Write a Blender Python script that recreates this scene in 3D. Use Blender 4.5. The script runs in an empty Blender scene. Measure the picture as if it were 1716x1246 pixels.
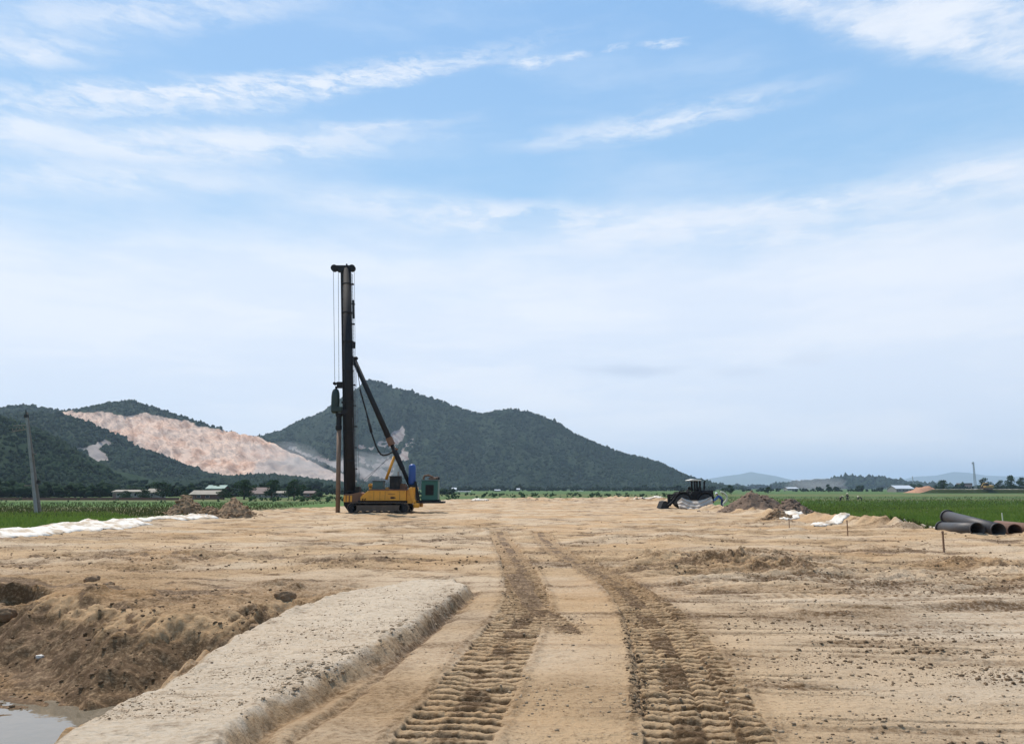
import bpy, bmesh, math, random
import numpy as np
from mathutils import Vector, Matrix, Euler
R = math.radians
sc = bpy.context.scene
col = sc.collection
random.seed(7); rng = np.random.default_rng(7)
# ------------------------------------------------------------------ camera
F = 1290.0; CX, CY, HZ = 858.0, 623.0, 817.0; CAMH = 2.0
PITCH = math.atan((HZ - CY) / F)
cd = bpy.data.cameras.new("camera"); cam = bpy.data.objects.new("camera", cd); col.objects.link(cam)
cam.location = (0, 0, CAMH); cam.rotation_euler = (R(90) + PITCH, 0, 0)
cd.sensor_width = 36; cd.lens = 36 * F / 1716; cd.clip_start = .1; cd.clip_end = 40000
sc.camera = cam
# ------------------------------------------------------------------ world, sun, exposure
SUN_EL, SUN_AZ = R(60), R(-35)      # azimuth from +Y (view direction) towards +X
def ray(px, py):
    u = (px - CX) / F; v = -(py - CY) / F
    c, s = math.cos(PITCH), math.sin(PITCH)
    return (u, c - v * s, s + v * c)
def at(px, py, Y):
    d = ray(px, py); t = Y / d[1]
    return Vector((d[0] * t, Y, CAMH + d[2] * t))
def G(px, py, z=0.0):
    d = ray(px, py); t = (z - CAMH) / d[2]
    return Vector((d[0] * t, d[1] * t, z))
def azel(px, py):
    d = ray(px, py); return math.atan2(d[0], d[1]), math.atan2(d[2], math.hypot(d[0], d[1]))

W = bpy.data.worlds.new("World"); sc.world = W; W.use_nodes = True
nt = W.node_tree; nt.nodes.clear()
class NT:
    def __init__(s, t): s.t = t
    def n(s, typ, ins=None, **kw):
        nd = s.t.nodes.new(typ)
        for k, v in kw.items(): setattr(nd, k, v)
        for k, v in (ins or {}).items():
            if isinstance(v, bpy.types.NodeSocket): s.t.links.new(v, nd.inputs[k])
            else: nd.inputs[k].default_value = v
        return nd
    def math(s, op, a, b=0.0, c=0.0, clamp=False):
        return s.n('ShaderNodeMath', {0: a, 1: b, 2: c}, operation=op, use_clamp=clamp).outputs[0]
    def ss(s, v, a, b, lo=0.0, hi=1.0):
        return s.n('ShaderNodeMapRange', {0: v, 1: a, 2: b, 3: lo, 4: hi}, interpolation_type='SMOOTHSTEP').outputs[0]
    def mix(s, f, a, b, bt='MIX'):
        m = s.n('ShaderNodeMix', data_type='RGBA', blend_type=bt)
        for k, v in ((0, f), (6, a), (7, b)):
            if isinstance(v, bpy.types.NodeSocket): s.t.links.new(v, m.inputs[k])
            else: m.inputs[k].default_value = v if k == 0 else (*v[:3], 1)
        return m.outputs[2]
    def noise(s, vec, scale=5, detail=4, rough=.5, dist=0.0):
        return s.n('ShaderNodeTexNoise', {'Vector': vec, 'Scale': scale, 'Detail': detail, 'Roughness': rough, 'Distortion': dist}).outputs[0]
    def mp(s, vec, loc=(0,0,0), rot=(0,0,0), sc_=(1,1,1), typ='POINT'):
        return s.n('ShaderNodeMapping', {'Vector': vec, 'Location': loc, 'Rotation': rot, 'Scale': sc_}, vector_type=typ).outputs[0]
w = NT(nt)
sky = w.n('ShaderNodeTexSky', sky_type='NISHITA', sun_disc=False, sun_elevation=SUN_EL, sun_rotation=SUN_AZ, air_density=1.0, dust_density=1.5, ozone_density=1.5)
gen = w.n('ShaderNodeTexCoord').outputs['Generated']
sp = w.n('ShaderNodeSeparateXYZ', {0: gen})
az = w.math('ARCTAN2', sp.outputs[0], sp.outputs[1])
el = w.math('ARCSINE', sp.outputs[2])
ae = w.n('ShaderNodeCombineXYZ', {0: az, 1: el}).outputs[0]
# wispy warp of the sky coordinates
wn = w.n('ShaderNodeTexNoise', {'Vector': w.mp(ae, sc_=(1, 3.0, 1)), 'Scale': 12.0, 'Detail': 10.0, 'Roughness': .66})
wv = w.n('ShaderNodeVectorMath', {0: wn.outputs['Color'], 1: (.5, .5, .5)}, operation='SUBTRACT').outputs[0]
wv = w.n('ShaderNodeVectorMath', {0: wv, 1: (.085, .022, 0)}, operation='MULTIPLY').outputs[0]
aw = w.n('ShaderNodeVectorMath', {0: ae, 1: wv}, operation='ADD').outputs[0]
CLOUDS = [  # centre px, py, half length px, half width px, tilt deg, strength, puff scale
    (430, 148, 520, 24, 4.5, 1.0, 30), (150, 172, 250, 24, 1, .8, 26), (600, 132, 290, 16, 6, .8, 46), (330, 182, 220, 16, 1, .6, 30),
    (40, 84, 170, 26, -2, .85, 10), (270, 20, 330, 34, 3, .7, 12), (80, 60, 220, 40, 0, .4, 8),
    (1600, 30, 440, 60, -9, 1.0, 8), (1660, 66, 260, 44, -8, 1.0, 10), (1350, -8, 220, 28, -6, .9, 12), (1560, 60, 330, 26, -9, .9, 18),
    (330, 245, 480, 34, -1, .9, 10), (120, 298, 420, 28, -3, .75, 9), (480, 225, 330, 16, 3, .8, 14), (30, 215, 130, 24, 0, .8, 14), (200, 262, 600, 60, 0, .35, 5),
    (1110, 205, 270, 26, 11, .75, 16), (1020, 222, 140, 14, 12, .5, 22),
    (1480, 330, 480, 26, 7, .9, 12), (1650, 295, 260, 34, 12, .85, 10), (900, 370, 480, 34, -3, 1.0, 9), (1250, 400, 520, 40, 2, .7, 9), (1300, 352, 330, 14, 6, .7, 16),
    (1120, 72, 36, 8, 2, .9, 40), (890, 103, 44, 9, 2, .8, 40), (960, 96, 34, 8, 10, .6, 40), (1040, 78, 26, 6, 12, .6, 40),
    (640, 520, 900, 70, 2, .35, 6),
]
den = None
for (cx, cy, L, wd, tilt, st, psc) in CLOUDS:
    ca, sa = math.cos(R(tilt)), math.sin(R(tilt)); h = min(L, 260)
    (a0, e0), (a1, e1) = azel(cx - h * ca, cy + h * sa), azel(cx + h * ca, cy - h * sa); a, e = azel(cx, cy)
    tl = math.atan2(e1 - e0, a1 - a0); hl = math.hypot(a1 - a0, e1 - e0) / 2 * L / h
    m = w.mp(aw, (a, e, 0), (0, 0, tl), (hl, wd / F, 1), 'TEXTURE')
    ln = w.n('ShaderNodeVectorMath', {0: m}, operation='LENGTH').outputs['Value']
    g = w.ss(ln, 1.35, .1, 0, st)
    pn = w.noise(w.mp(aw, rot=(0, 0, -tl), sc_=(.55, 1.9, 1)), psc * 1.5, 9, .66)
    pn = w.ss(pn, .38, .62, .10, 1)
    g = w.math('MULTIPLY', g, pn)
    inv = w.math('SUBTRACT', 1.0, g, clamp=True)
    den = inv if den is None else w.math('MULTIPLY', den, inv)
cl = w.math('SUBTRACT', 1.0, den, clamp=True)
# thin milky stratus below about 20 degrees, with an uneven upper edge
wob = w.noise(w.mp(ae, rot=(0, 0, R(-6)), sc_=(.8, 2.6, 1)), 3.0, 6, .55)
ev = w.math('ADD', el, w.math('MULTIPLY', w.math('SUBTRACT', wob, .5), .30))
st1 = w.ss(ev, R(24), R(13), 0, .93)
veil = w.ss(w.noise(w.mp(aw, rot=(0, 0, R(-4)), sc_=(.5, 2.2, 1)), 5, 8, .6), .46, .78, 0, .34)
base = sky.outputs[0]
K = 10.0
blue = w.mix(w.ss(el, R(38), R(12)), (.255 * K, .50 * K, .86 * K), (.40 * K, .66 * K, .93 * K))
base = w.mix(.82, base, blue)
c1 = w.mix(veil, base, (.66 * K, .78 * K, .93 * K))
pale = w.mix(w.ss(el, R(0), R(14)), (.80 * K, .85 * K, .93 * K), (.80 * K, .86 * K, .97 * K))
lv_ = w.noise(w.mp(aw, rot=(0, 0, R(-3)), sc_=(.6, 3.2, 1)), 4.0, 7, .55)
pale = w.mix(w.ss(lv_, .40, .62), w.mix(.38, pale, (.64 * K, .75 * K, .92 * K)), w.mix(.45, pale, (.88 * K, .91 * K, .97 * K)))
c2 = w.mix(st1, c1, pale)
ctone = w.noise(w.mp(aw, sc_=(1, 3, 1)), 14, 6, .6)
ccol = w.mix(ctone, (.72 * K, .79 * K, .91 * K), (.90 * K, .93 * K, .98 * K))
c3 = w.mix(w.math('MULTIPLY', cl, .92), c2, ccol)
for (gx, gy, L, wd) in ((1060, 620, 85, 11), (1365, 602, 45, 12), (1240, 622, 60, 12)):
    a, e = azel(gx, gy)
    m = w.mp(aw, (a, e, 0), (0, 0, 0), (L / F, wd / F, 1), 'TEXTURE')
    ln = w.n('ShaderNodeVectorMath', {0: m}, operation='LENGTH').outputs['Value']
    c3 = w.mix(w.ss(ln, 1.3, .1, 0, .55 if gx == 1060 else .22), c3, (.52 * K, .61 * K, .76 * K))
bg = w.n('ShaderNodeBackground', {'Color': c3, 'Strength': .1})
w.n('ShaderNodeOutputWorld', {'Surface': bg.outputs[0]})

sl = bpy.data.lights.new("sun", 'SUN'); sl.energy = 4.9; sl.angle = R(1.0); sl.color = (1, .935, .85)
so = bpy.data.objects.new("sun", sl); col.objects.link(so)
sdir = Vector((math.sin(SUN_AZ) * math.cos(SUN_EL), math.cos(SUN_AZ) * math.cos(SUN_EL), math.sin(SUN_EL)))
so.rotation_euler = sdir.to_track_quat('Z', 'Y').to_euler(); so.location = (0, 0, 50)
vs = sc.view_settings; vs.view_transform = 'Standard'; vs.look = 'None'; vs.exposure = 0.1; vs.gamma = 1; vs.use_curve_mapping = False
sc.cycles.max_bounces = 5; sc.cycles.volume_bounces = 0; sc.cycles.volume_step_rate = 4

# ------------------------------------------------------------------ helpers
def tag(o, label=None, cat=None, group=None, kind=None):
    for k, v in (('label', label), ('category', cat), ('group', group), ('kind', kind)):
        if v: o[k] = v
    return o
def empty(name, loc, rz=0, label=None, cat=None, group=None):
    o = bpy.data.objects.new(name, None); col.objects.link(o); o.location = loc; o.rotation_euler = (0, 0, rz)
    o.empty_display_size = .3
    return tag(o, label, cat, group)
def npmesh(name, V, Fc, m, smooth=True, parent=None, attrs=None):
    V = np.asarray(V, np.float32); Fc = np.asarray(Fc, np.int32); k = Fc.shape[1]
    me = bpy.data.meshes.new(name)
    me.vertices.add(len(V)); me.vertices.foreach_set('co', V.ravel())
    me.loops.add(Fc.size); me.loops.foreach_set('vertex_index', Fc.ravel())
    me.polygons.add(len(Fc)); me.polygons.foreach_set('loop_start', np.arange(0, Fc.size, k, dtype=np.int32))
    if smooth: me.polygons.foreach_set('use_smooth', np.ones(len(Fc), bool))
    me.update(calc_edges=True); me.validate()
    for an, arr in (attrs or {}).items():
        a = me.attributes.new(an, 'FLOAT_COLOR', 'POINT')
        c = np.ones((len(V), 4), np.float32); c[:, :arr.shape[1]] = arr
        a.data.foreach_set('color', c.ravel())
    me.materials.append(m)
    o = bpy.data.objects.new(name, me); col.objects.link(o)
    if parent: o.parent = parent
    return o
class MB:
    def __init__(s): s.v = []; s.f = []; s.pc = []
    def add(s, vs, fs):
        s.pc.append((vs, fs)); b = len(s.v); s.v += [tuple(p) for p in vs]; s.f += [tuple(i + b for i in q) for q in fs]; return s
    def box(s, c, d, rot=(0, 0, 0)):
        M = Euler(rot).to_matrix(); c = Vector(c)
        vs = [c + M @ Vector((x * d[0] / 2, y * d[1] / 2, z * d[2] / 2)) for x in (-1, 1) for y in (-1, 1) for z in (-1, 1)]
        return s.add(vs, [(0, 1, 3, 2), (4, 6, 7, 5), (0, 4, 5, 1), (2, 3, 7, 6), (0, 2, 6, 4), (1, 5, 7, 3)])
    def bx(s, x0, x1, y0, y1, z0, z1): return s.box(((x0+x1)/2, (y0+y1)/2, (z0+z1)/2), (abs(x1-x0), abs(y1-y0), abs(z1-z0)))
    def tube(s, p0, p1, r0, r1=None, n=14, cap=True):
        r1 = r0 if r1 is None else r1; p0, p1 = Vector(p0), Vector(p1)
        q = (p1 - p0).to_track_quat('Z', 'Y').to_matrix(); vs = []
        for p, r in ((p0, r0), (p1, r1)):
            for i in range(n):
                a = 2 * math.pi * i / n; vs.append(p + q @ Vector((r * math.cos(a), r * math.sin(a), 0)))
        fs = [(i, (i + 1) % n, n + (i + 1) % n, n + i) for i in range(n)]
        if cap: fs += [tuple(range(n))[::-1], tuple(range(n, 2 * n))]
        return s.add(vs, fs)
    def path(s, pts, r, n=8):
        for a, b in zip(pts, pts[1:]): s.tube(a, b, r, r, n)
        return s
    def pipe(s, p0, p1, r, t, n=28):
        p0, p1 = Vector(p0), Vector(p1); q = (p1 - p0).to_track_quat('Z', 'Y').to_matrix(); vs = []
        for p, rr in ((p0, r), (p1, r), (p1, r - t), (p0, r - t)):
            for i in range(n):
                a = 2 * math.pi * i / n; vs.append(p + q @ Vector((rr * math.cos(a), rr * math.sin(a), 0)))
        fs = []
        for k in range(4):
            for i in range(n): fs.append((k*n+i, k*n+(i+1) % n, ((k+1) % 4)*n+(i+1) % n, ((k+1) % 4)*n+i))
        return s.add(vs, fs)
    def prism(s, poly, y0, y1):           # polygon in x,z extruded along y
        n = len(poly)
        vs = [(x, y0, z) for x, z in poly] + [(x, y1, z) for x, z in poly]
        return s.add(vs, [tuple(range(n)), tuple(range(2*n-1, n-1, -1))] + [(i, i + n, (i+1) % n + n, (i+1) % n) for i in range(n)])
    def lathe(s, prof, c=(0, 0, 0), n=20):
        c = Vector(c); vs = []; m = len(prof)
        for r, z in prof:
            for i in range(n):
                a = 2 * math.pi * i / n; vs.append(c + Vector((r * math.cos(a), r * math.sin(a), z)))
        fs = [(k*n+i, k*n+(i+1) % n, (k+1)*n+(i+1) % n, (k+1)*n+i) for k in range(m-1) for i in range(n)]
        fs += [tuple(range(n))[::-1], tuple(range((m-1)*n, m*n))]
        return s.add(vs, fs)
    def each(s, name, m, parent=None):      # one object per shape collected
        for v, f in s.pc:
            q = MB(); q.add(v, f); q.build(name, m, parent)
    def build(s, name, m, parent=None, bevel=0, smooth=False, loc=None):
        me = bpy.data.meshes.new(name); me.from_pydata(s.v, [], s.f)
        bm = bmesh.new(); bm.from_mesh(me); bmesh.ops.recalc_face_normals(bm, faces=bm.faces); bm.to_mesh(me); bm.free()
        me.materials.append(m)
        if smooth:
            for p in me.polygons: p.use_smooth = len(p.vertices) <= 4
        o = bpy.data.objects.new(name, me); col.objects.link(o)
        if parent: o.parent = parent
        if loc is not None: o.location = loc
        if bevel:
            b = o.modifiers.new('bevel', 'BEVEL'); b.width = bevel; b.segments = 2; b.limit_method = 'ANGLE'
        return o

def perlin(x, y, seed=0):
    xi = np.floor(x).astype(np.int64); yi = np.floor(y).astype(np.int64); xf = x - xi; yf = y - yi
    u = xf * xf * xf * (xf * (xf * 6 - 15) + 10); v = yf * yf * yf * (yf * (yf * 6 - 15) + 10)
    def g(ix, iy, dx, dy):
        h = (ix * 374761393 + iy * 668265263 + seed * 974634777) & 0xffffffff
        h = ((h ^ (h >> 13)) * 1274126177) & 0xffffffff; h = (h ^ (h >> 16)) & 0xffff
        a = h * (2 * math.pi / 65536.0); return np.cos(a) * dx + np.sin(a) * dy
    n00 = g(xi, yi, xf, yf); n10 = g(xi + 1, yi, xf - 1, yf); n01 = g(xi, yi + 1, xf, yf - 1); n11 = g(xi + 1, yi + 1, xf - 1, yf - 1)
    a = n00 + u * (n10 - n00); b = n01 + u * (n11 - n01)
    return (a + v * (b - a)) * 1.5
def fbm(x, y, oct=4, seed=0, gain=.5):
    s = np.zeros_like(x); a = 1.0; t = 0
    for i in range(oct):
        s += a * perlin(x * 2 ** i + 17.3 * i, y * 2 ** i - 9.1 * i, seed + i); t += a; a *= gain
    return s / t
def sst(a, b, x):
    t = np.clip((x - a) / (b - a), 0, 1); return t * t * (3 - 2 * t)
def segdist(x, y, pts, closed=False):
    pts = [(p[0], p[1]) for p in pts]; prs = list(zip(pts, pts[1:] + ([pts[0]] if closed else [])))
    if not closed: prs = prs[:len(pts) - 1]
    best = np.full_like(x, 1e9); along = np.zeros_like(x); side = np.zeros_like(x); acc = 0
    for (ax, ay), (bx_, by_) in prs:
        dx, dy = bx_ - ax, by_ - ay; L = math.hypot(dx, dy) + 1e-9
        t = np.clip(((x - ax) * dx + (y - ay) * dy) / L / L, 0, 1)
        qx, qy = x - ax - t * dx, y - ay - t * dy; d = np.hypot(qx, qy); m = d < best
        best = np.where(m, d, best); along = np.where(m, acc + t * L, along)
        side = np.where(m, np.sign(dx * (y - ay) - dy * (x - ax)) * d, side); acc += L
    return best, along, side
def inside(x, y, pts):
    r = np.zeros(x.shape, bool); n = len(pts)
    for i in range(n):
        x0, y0 = pts[i][0], pts[i][1]; x1, y1 = pts[(i + 1) % n][0], pts[(i + 1) % n][1]
        if y0 == y1: continue
        c = ((y0 > y) != (y1 > y)) & (x < (x1 - x0) * (y - y0) / (y1 - y0) + x0); r ^= c
    return r
def sdf(x, y, pts):
    d, _, _ = segdist(x, y, pts, True); return np.where(inside(x, y, pts), d, -d)
def spline(pts, k=8):
    out = []; n = len(pts)
    for i in range(n - 1):
        p0, p1, p2, p3 = pts[max(i-1, 0)], pts[i], pts[i+1], pts[min(i+2, n-1)]
        for j in range(k):
            t = j / k
            out.append(tuple(.5 * (2*p1[c] + (p2[c]-p0[c])*t + (2*p0[c]-5*p1[c]+4*p2[c]-p3[c])*t*t + (3*p1[c]-p0[c]-3*p2[c]+p3[c])*t**3) for c in (0, 1)))
    out.append(tuple(pts[-1][:2])); return out

# ------------------------------------------------------------------ materials
def mat(name, colr, rough=.6, metal=0, dirt=.25, dirtcol=(.12, .09, .06), scale=3.0, bump=.0, spec=.5, th=(.44, .72)):
    m = bpy.data.materials.new(name); m.use_nodes = True; t = NT(m.node_tree); b = m.node_tree.nodes['Principled BSDF']
    oc = t.n('ShaderNodeTexCoord').outputs['Object']
    nz = t.noise(oc, scale, 8, .62)
    f = t.ss(nz, th[0], th[1], 0, dirt)
    c = t.mix(f, colr, dirtcol)
    c = t.mix(t.ss(t.noise(oc, scale * 6, 4, .6), .3, .7, 0, .25), c, tuple(v * .7 for v in colr))
    m.node_tree.links.new(c, b.inputs['Base Color'])
    b.inputs['Roughness'].default_value = rough; b.inputs['Metallic'].default_value = metal
    b.inputs['Specular IOR Level'].default_value = spec
    if bump:
        bn = t.n('ShaderNodeBump', {'Height': t.noise(oc, scale * 5, 6, .6), 'Strength': bump, 'Distance': .05})
        m.node_tree.links.new(bn.outputs[0], b.inputs['Normal'])
    return m
def earth(name, dry, dark, pale, fine=16.0, bumpd=.035, att=True):
    m = bpy.data.materials.new(name); m.use_nodes = True; t = NT(m.node_tree); b = m.node_tree.nodes['Principled BSDF']
    pos = t.n('ShaderNodeNewGeometry').outputs['Position']
    n1 = t.noise(pos, .35, 6, .6); n2 = t.noise(t.mp(pos, sc_=(.5, 1.6, 1)), 2.2, 8, .65); n3 = t.noise(pos, fine, 8, .7)
    c = t.mix(t.ss(n1, .35, .7, 0, .5), dry, tuple(v * .80 for v in dry))
    c = t.mix(t.ss(n2, .5, .72, 0, .45), c, tuple(a * .5 + q * .5 for a, q in zip(dark, dry)))
    c = t.mix(t.ss(n3, .50, .68, 0, .62), c, dark)
    c = t.mix(t.ss(t.noise(t.mp(pos, sc_=(.35, 1.4, 1)), .9, 10, .7), .50, .66, 0, .42), c, tuple(a * .6 + q * .4 for a, q in zip(dark, dry)))
    c = t.mix(t.ss(t.noise(pos, fine * 2.3, 4, .6), .5, .8, 0, .35), c, pale)
    rough = .93
    if att:
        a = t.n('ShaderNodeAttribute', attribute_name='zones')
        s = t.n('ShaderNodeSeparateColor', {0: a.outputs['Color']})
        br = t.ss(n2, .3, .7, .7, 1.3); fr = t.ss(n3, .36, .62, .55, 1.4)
        wet_shade = t.math('MULTIPLY', s.outputs[0], t.math('MULTIPLY', br, fr), clamp=True)  # moist soil, plus shade painted into the tracks and the pit
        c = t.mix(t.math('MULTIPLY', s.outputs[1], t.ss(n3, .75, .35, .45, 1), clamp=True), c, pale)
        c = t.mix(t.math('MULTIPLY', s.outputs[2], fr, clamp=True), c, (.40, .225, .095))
        c = t.mix(wet_shade, c, dark)
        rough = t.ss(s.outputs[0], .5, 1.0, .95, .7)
        m.node_tree.links.new(rough, b.inputs['Roughness'])
    else: b.inputs['Roughness'].default_value = .95
    b.inputs['Specular IOR Level'].default_value = .2
    m.node_tree.links.new(c, b.inputs['Base Color'])
    h = t.math('ADD', t.math('MULTIPLY', n3, 1.0), t.math('MULTIPLY', t.noise(pos, fine * 3, 5, .7), .6))
    h = t.math('ADD', h, t.math('MULTIPLY', n2, 2.0))
    bn = t.n('ShaderNodeBump', {'Height': h, 'Strength': .9, 'Distance': bumpd})
    m.node_tree.links.new(bn.outputs[0], b.inputs['Normal'])
    return m
SAND = (.455, .305, .168); DARK = (.112, .060, .023); PALE = (.53, .435, .325)
M_sand = earth('sand', SAND, DARK, PALE)
M_heap = earth('heap_soil', (.27, .175, .10), (.10, .062, .034), (.40, .28, .17), 6.0, .04, False)
M_heap2 = earth('heap_brown', (.17, .115, .08), (.06, .04, .03), (.26, .19, .13), 6.0, .04, False)
M_clod = earth('clod', (.155, .10, .055), (.06, .038, .021), (.25, .175, .105), 25.0, .01, False)
M_clodp = earth('clod_pale', (.36, .26, .165), (.13, .09, .05), (.50, .40, .29), 25.0, .01, False)

def foliage(name, a, b_, c_, sc1=.05, sc2=.5):
    m = bpy.data.materials.new(name); m.use_nodes = True; t = NT(m.node_tree); b = m.node_tree.nodes['Principled BSDF']
    pos = t.n('ShaderNodeNewGeometry').outputs['Position']
    c = t.mix(t.ss(t.noise(pos, sc1, 5, .6), .38, .64), a, b_)
    c = t.mix(t.ss(t.noise(pos, sc2, 5, .65), .48, .75, 0, .6), c, c_)
    m.node_tree.links.new(c, b.inputs['Base Color']); b.inputs['Roughness'].default_value = .9; b.inputs['Specular IOR Level'].default_value = .06
    return m
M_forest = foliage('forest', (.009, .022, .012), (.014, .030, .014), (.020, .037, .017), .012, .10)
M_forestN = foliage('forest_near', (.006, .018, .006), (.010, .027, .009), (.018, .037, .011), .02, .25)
M_leaf = foliage('leaves', (.020, .045, .016), (.035, .070, .022), (.055, .095, .030), .4, 2.0)
M_leafL = foliage('leaves_light', (.040, .080, .025), (.06, .11, .03), (.09, .13, .04), .4, 2.0)
def leafy(m):
    n_ = m.node_tree; b = n_.nodes['Principled BSDF']; t = NT(n_); src = b.inputs['Base Color'].links[0].from_socket
    tr = t.n('ShaderNodeBsdfTranslucent', {'Color': src}); mx = t.n('ShaderNodeMixShader', {0: .5, 1: b.outputs[0], 2: tr.outputs[0]})
    n_.links.new(mx.outputs[0], n_.nodes['Material Output'].inputs['Surface']); return m
M_rice = foliage('rice', (.10, .17, .028), (.14, .21, .036), (.19, .22, .06), .12, 1.0)
leafy(M_rice)
M_weed = foliage('weeds', (.046, .066, .018), (.056, .070, .020), (.078, .070, .027), .2, 1.5)
leafy(M_weed)
M_trunk = mat('trunk', (.09, .07, .05), .9)

# ------------------------------------------------------------------ layout of the earthworks (world metres, z = 0 the platform)
FIELD = -1.0
edge_px = [(-260, 921), (0, 893), (100, 882), (200, 874), (335, 864), (430, 858), (560, 851), (700, 843), (760, 837), (900, 834), (1040, 834), (1110, 838),
           (1170, 845), (1225, 855), (1310, 863), (1345, 869), (1420, 874), (1500, 881), (1570, 889), (1640, 892), (1716, 894), (1850, 905)]
PLAT = [(-60, -60)] + [(p.x, p.y) for p in (G(a, b) for a, b in edge_px)] + [(40, -60)]
def gp(l, z=0.0): return [(p.x, p.y) for p in (G(a, b, z) for a, b in l)]
T_L = spline(gp([(640, 1400), (735, 1246), (800, 1150), (850, 1070), (882, 1010), (876, 970), (858, 930), (838, 898), (832, 880)]))
T_R = spline(gp([(1185, 1420), (1160, 1246), (1130, 1130), (1096, 1050), (1050, 990), (990, 952), (940, 925), (912, 900), (900, 878)]))
T_R2 = spline(gp([(1305, 1400), (1225, 1246), (1175, 1130), (1130, 1055), (1075, 1000), (1010, 958)]))
T_L2 = spline(gp([(862, 960), (895, 1010), (925, 1035), (955, 1060)]))
BERM = gp([(-140, 1420), (70, 1244), (180, 1185), (290, 1132), (345, 1092), (400, 1060), (470, 1025), (540, 1000), (620, 985), (700, 972), (770, 970), (786, 985),
           (765, 1003), (715, 1035), (655, 1078), (600, 1110), (520, 1148), (440, 1192), (400, 1235), (350, 1300), (250, 1420)], .12)
PNEAR = gp([(-140, 1420), (70, 1244), (180, 1185), (290, 1132), (345, 1092), (400, 1060), (470, 1025), (530, 1003)], .1)
PFAR = gp([(530, 1003), (470, 1000), (410, 1015), (330, 1022), (260, 1018), (170, 1000), (60, 984), (0, 978), (-300, 985)])
PIT = PNEAR + PFAR[1:] + [(-30, 4)]
LANE = gp([(560, 1246), (640, 1160), (740, 1060), (800, 1000)])
rut_px = [[(480, 1246), (600, 1160), (700, 1075), (760, 1020)], [(1040, 1000), (1060, 1060), (1075, 1130), (1085, 1200)]]
RUTS = [spline(gp(r)) for r in rut_px]
FARB = [(860 + 24 * i, 839 + (i % 3), 22, .55) for i in range(11)] + [(430 + 26 * i, 853 - .5 * i, 20, .45) for i in range(5)]
BUMPS = []   # (x, y, rx, ry, h) lumps of turned soil
for (px, py, wpx, h) in ((1100, 940, 40, .22), (1160, 935, 70, .30), (1220, 948, 60, .30), (1290, 952, 70, .26), (1350, 958, 50, .18), (1060, 955, 30, .18), (1330, 935, 70, .2),
                         (1250, 930, 60, .2), (1040, 900, 50, .15), (1130, 905, 60, .18), (640, 940, 60, .12), (560, 945, 60, .14), (300, 935, 100, .12), (160, 930, 120, .12),
                         (470, 985, 34, .22), (430, 1020, 22, .2), (150, 1000, 24, .22), (0, 1020, 24, .3), (500, 990, 18, .15),
                         (1640, 945, 50, .22), (1700, 955, 60, .2), (1590, 945, 40, .16), (1480, 920, 60, .12), (760, 905, 50, .1), (700, 880, 80, .1), (1240, 880, 60, .2), (1320, 880, 30, .35), (1290, 872, 30, .3)) + tuple(FARB):
    p = G(px, py); BUMPS.append((p.x, p.y, wpx / F * p.y, wpx / F * p.y * 1.3, h))

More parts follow.
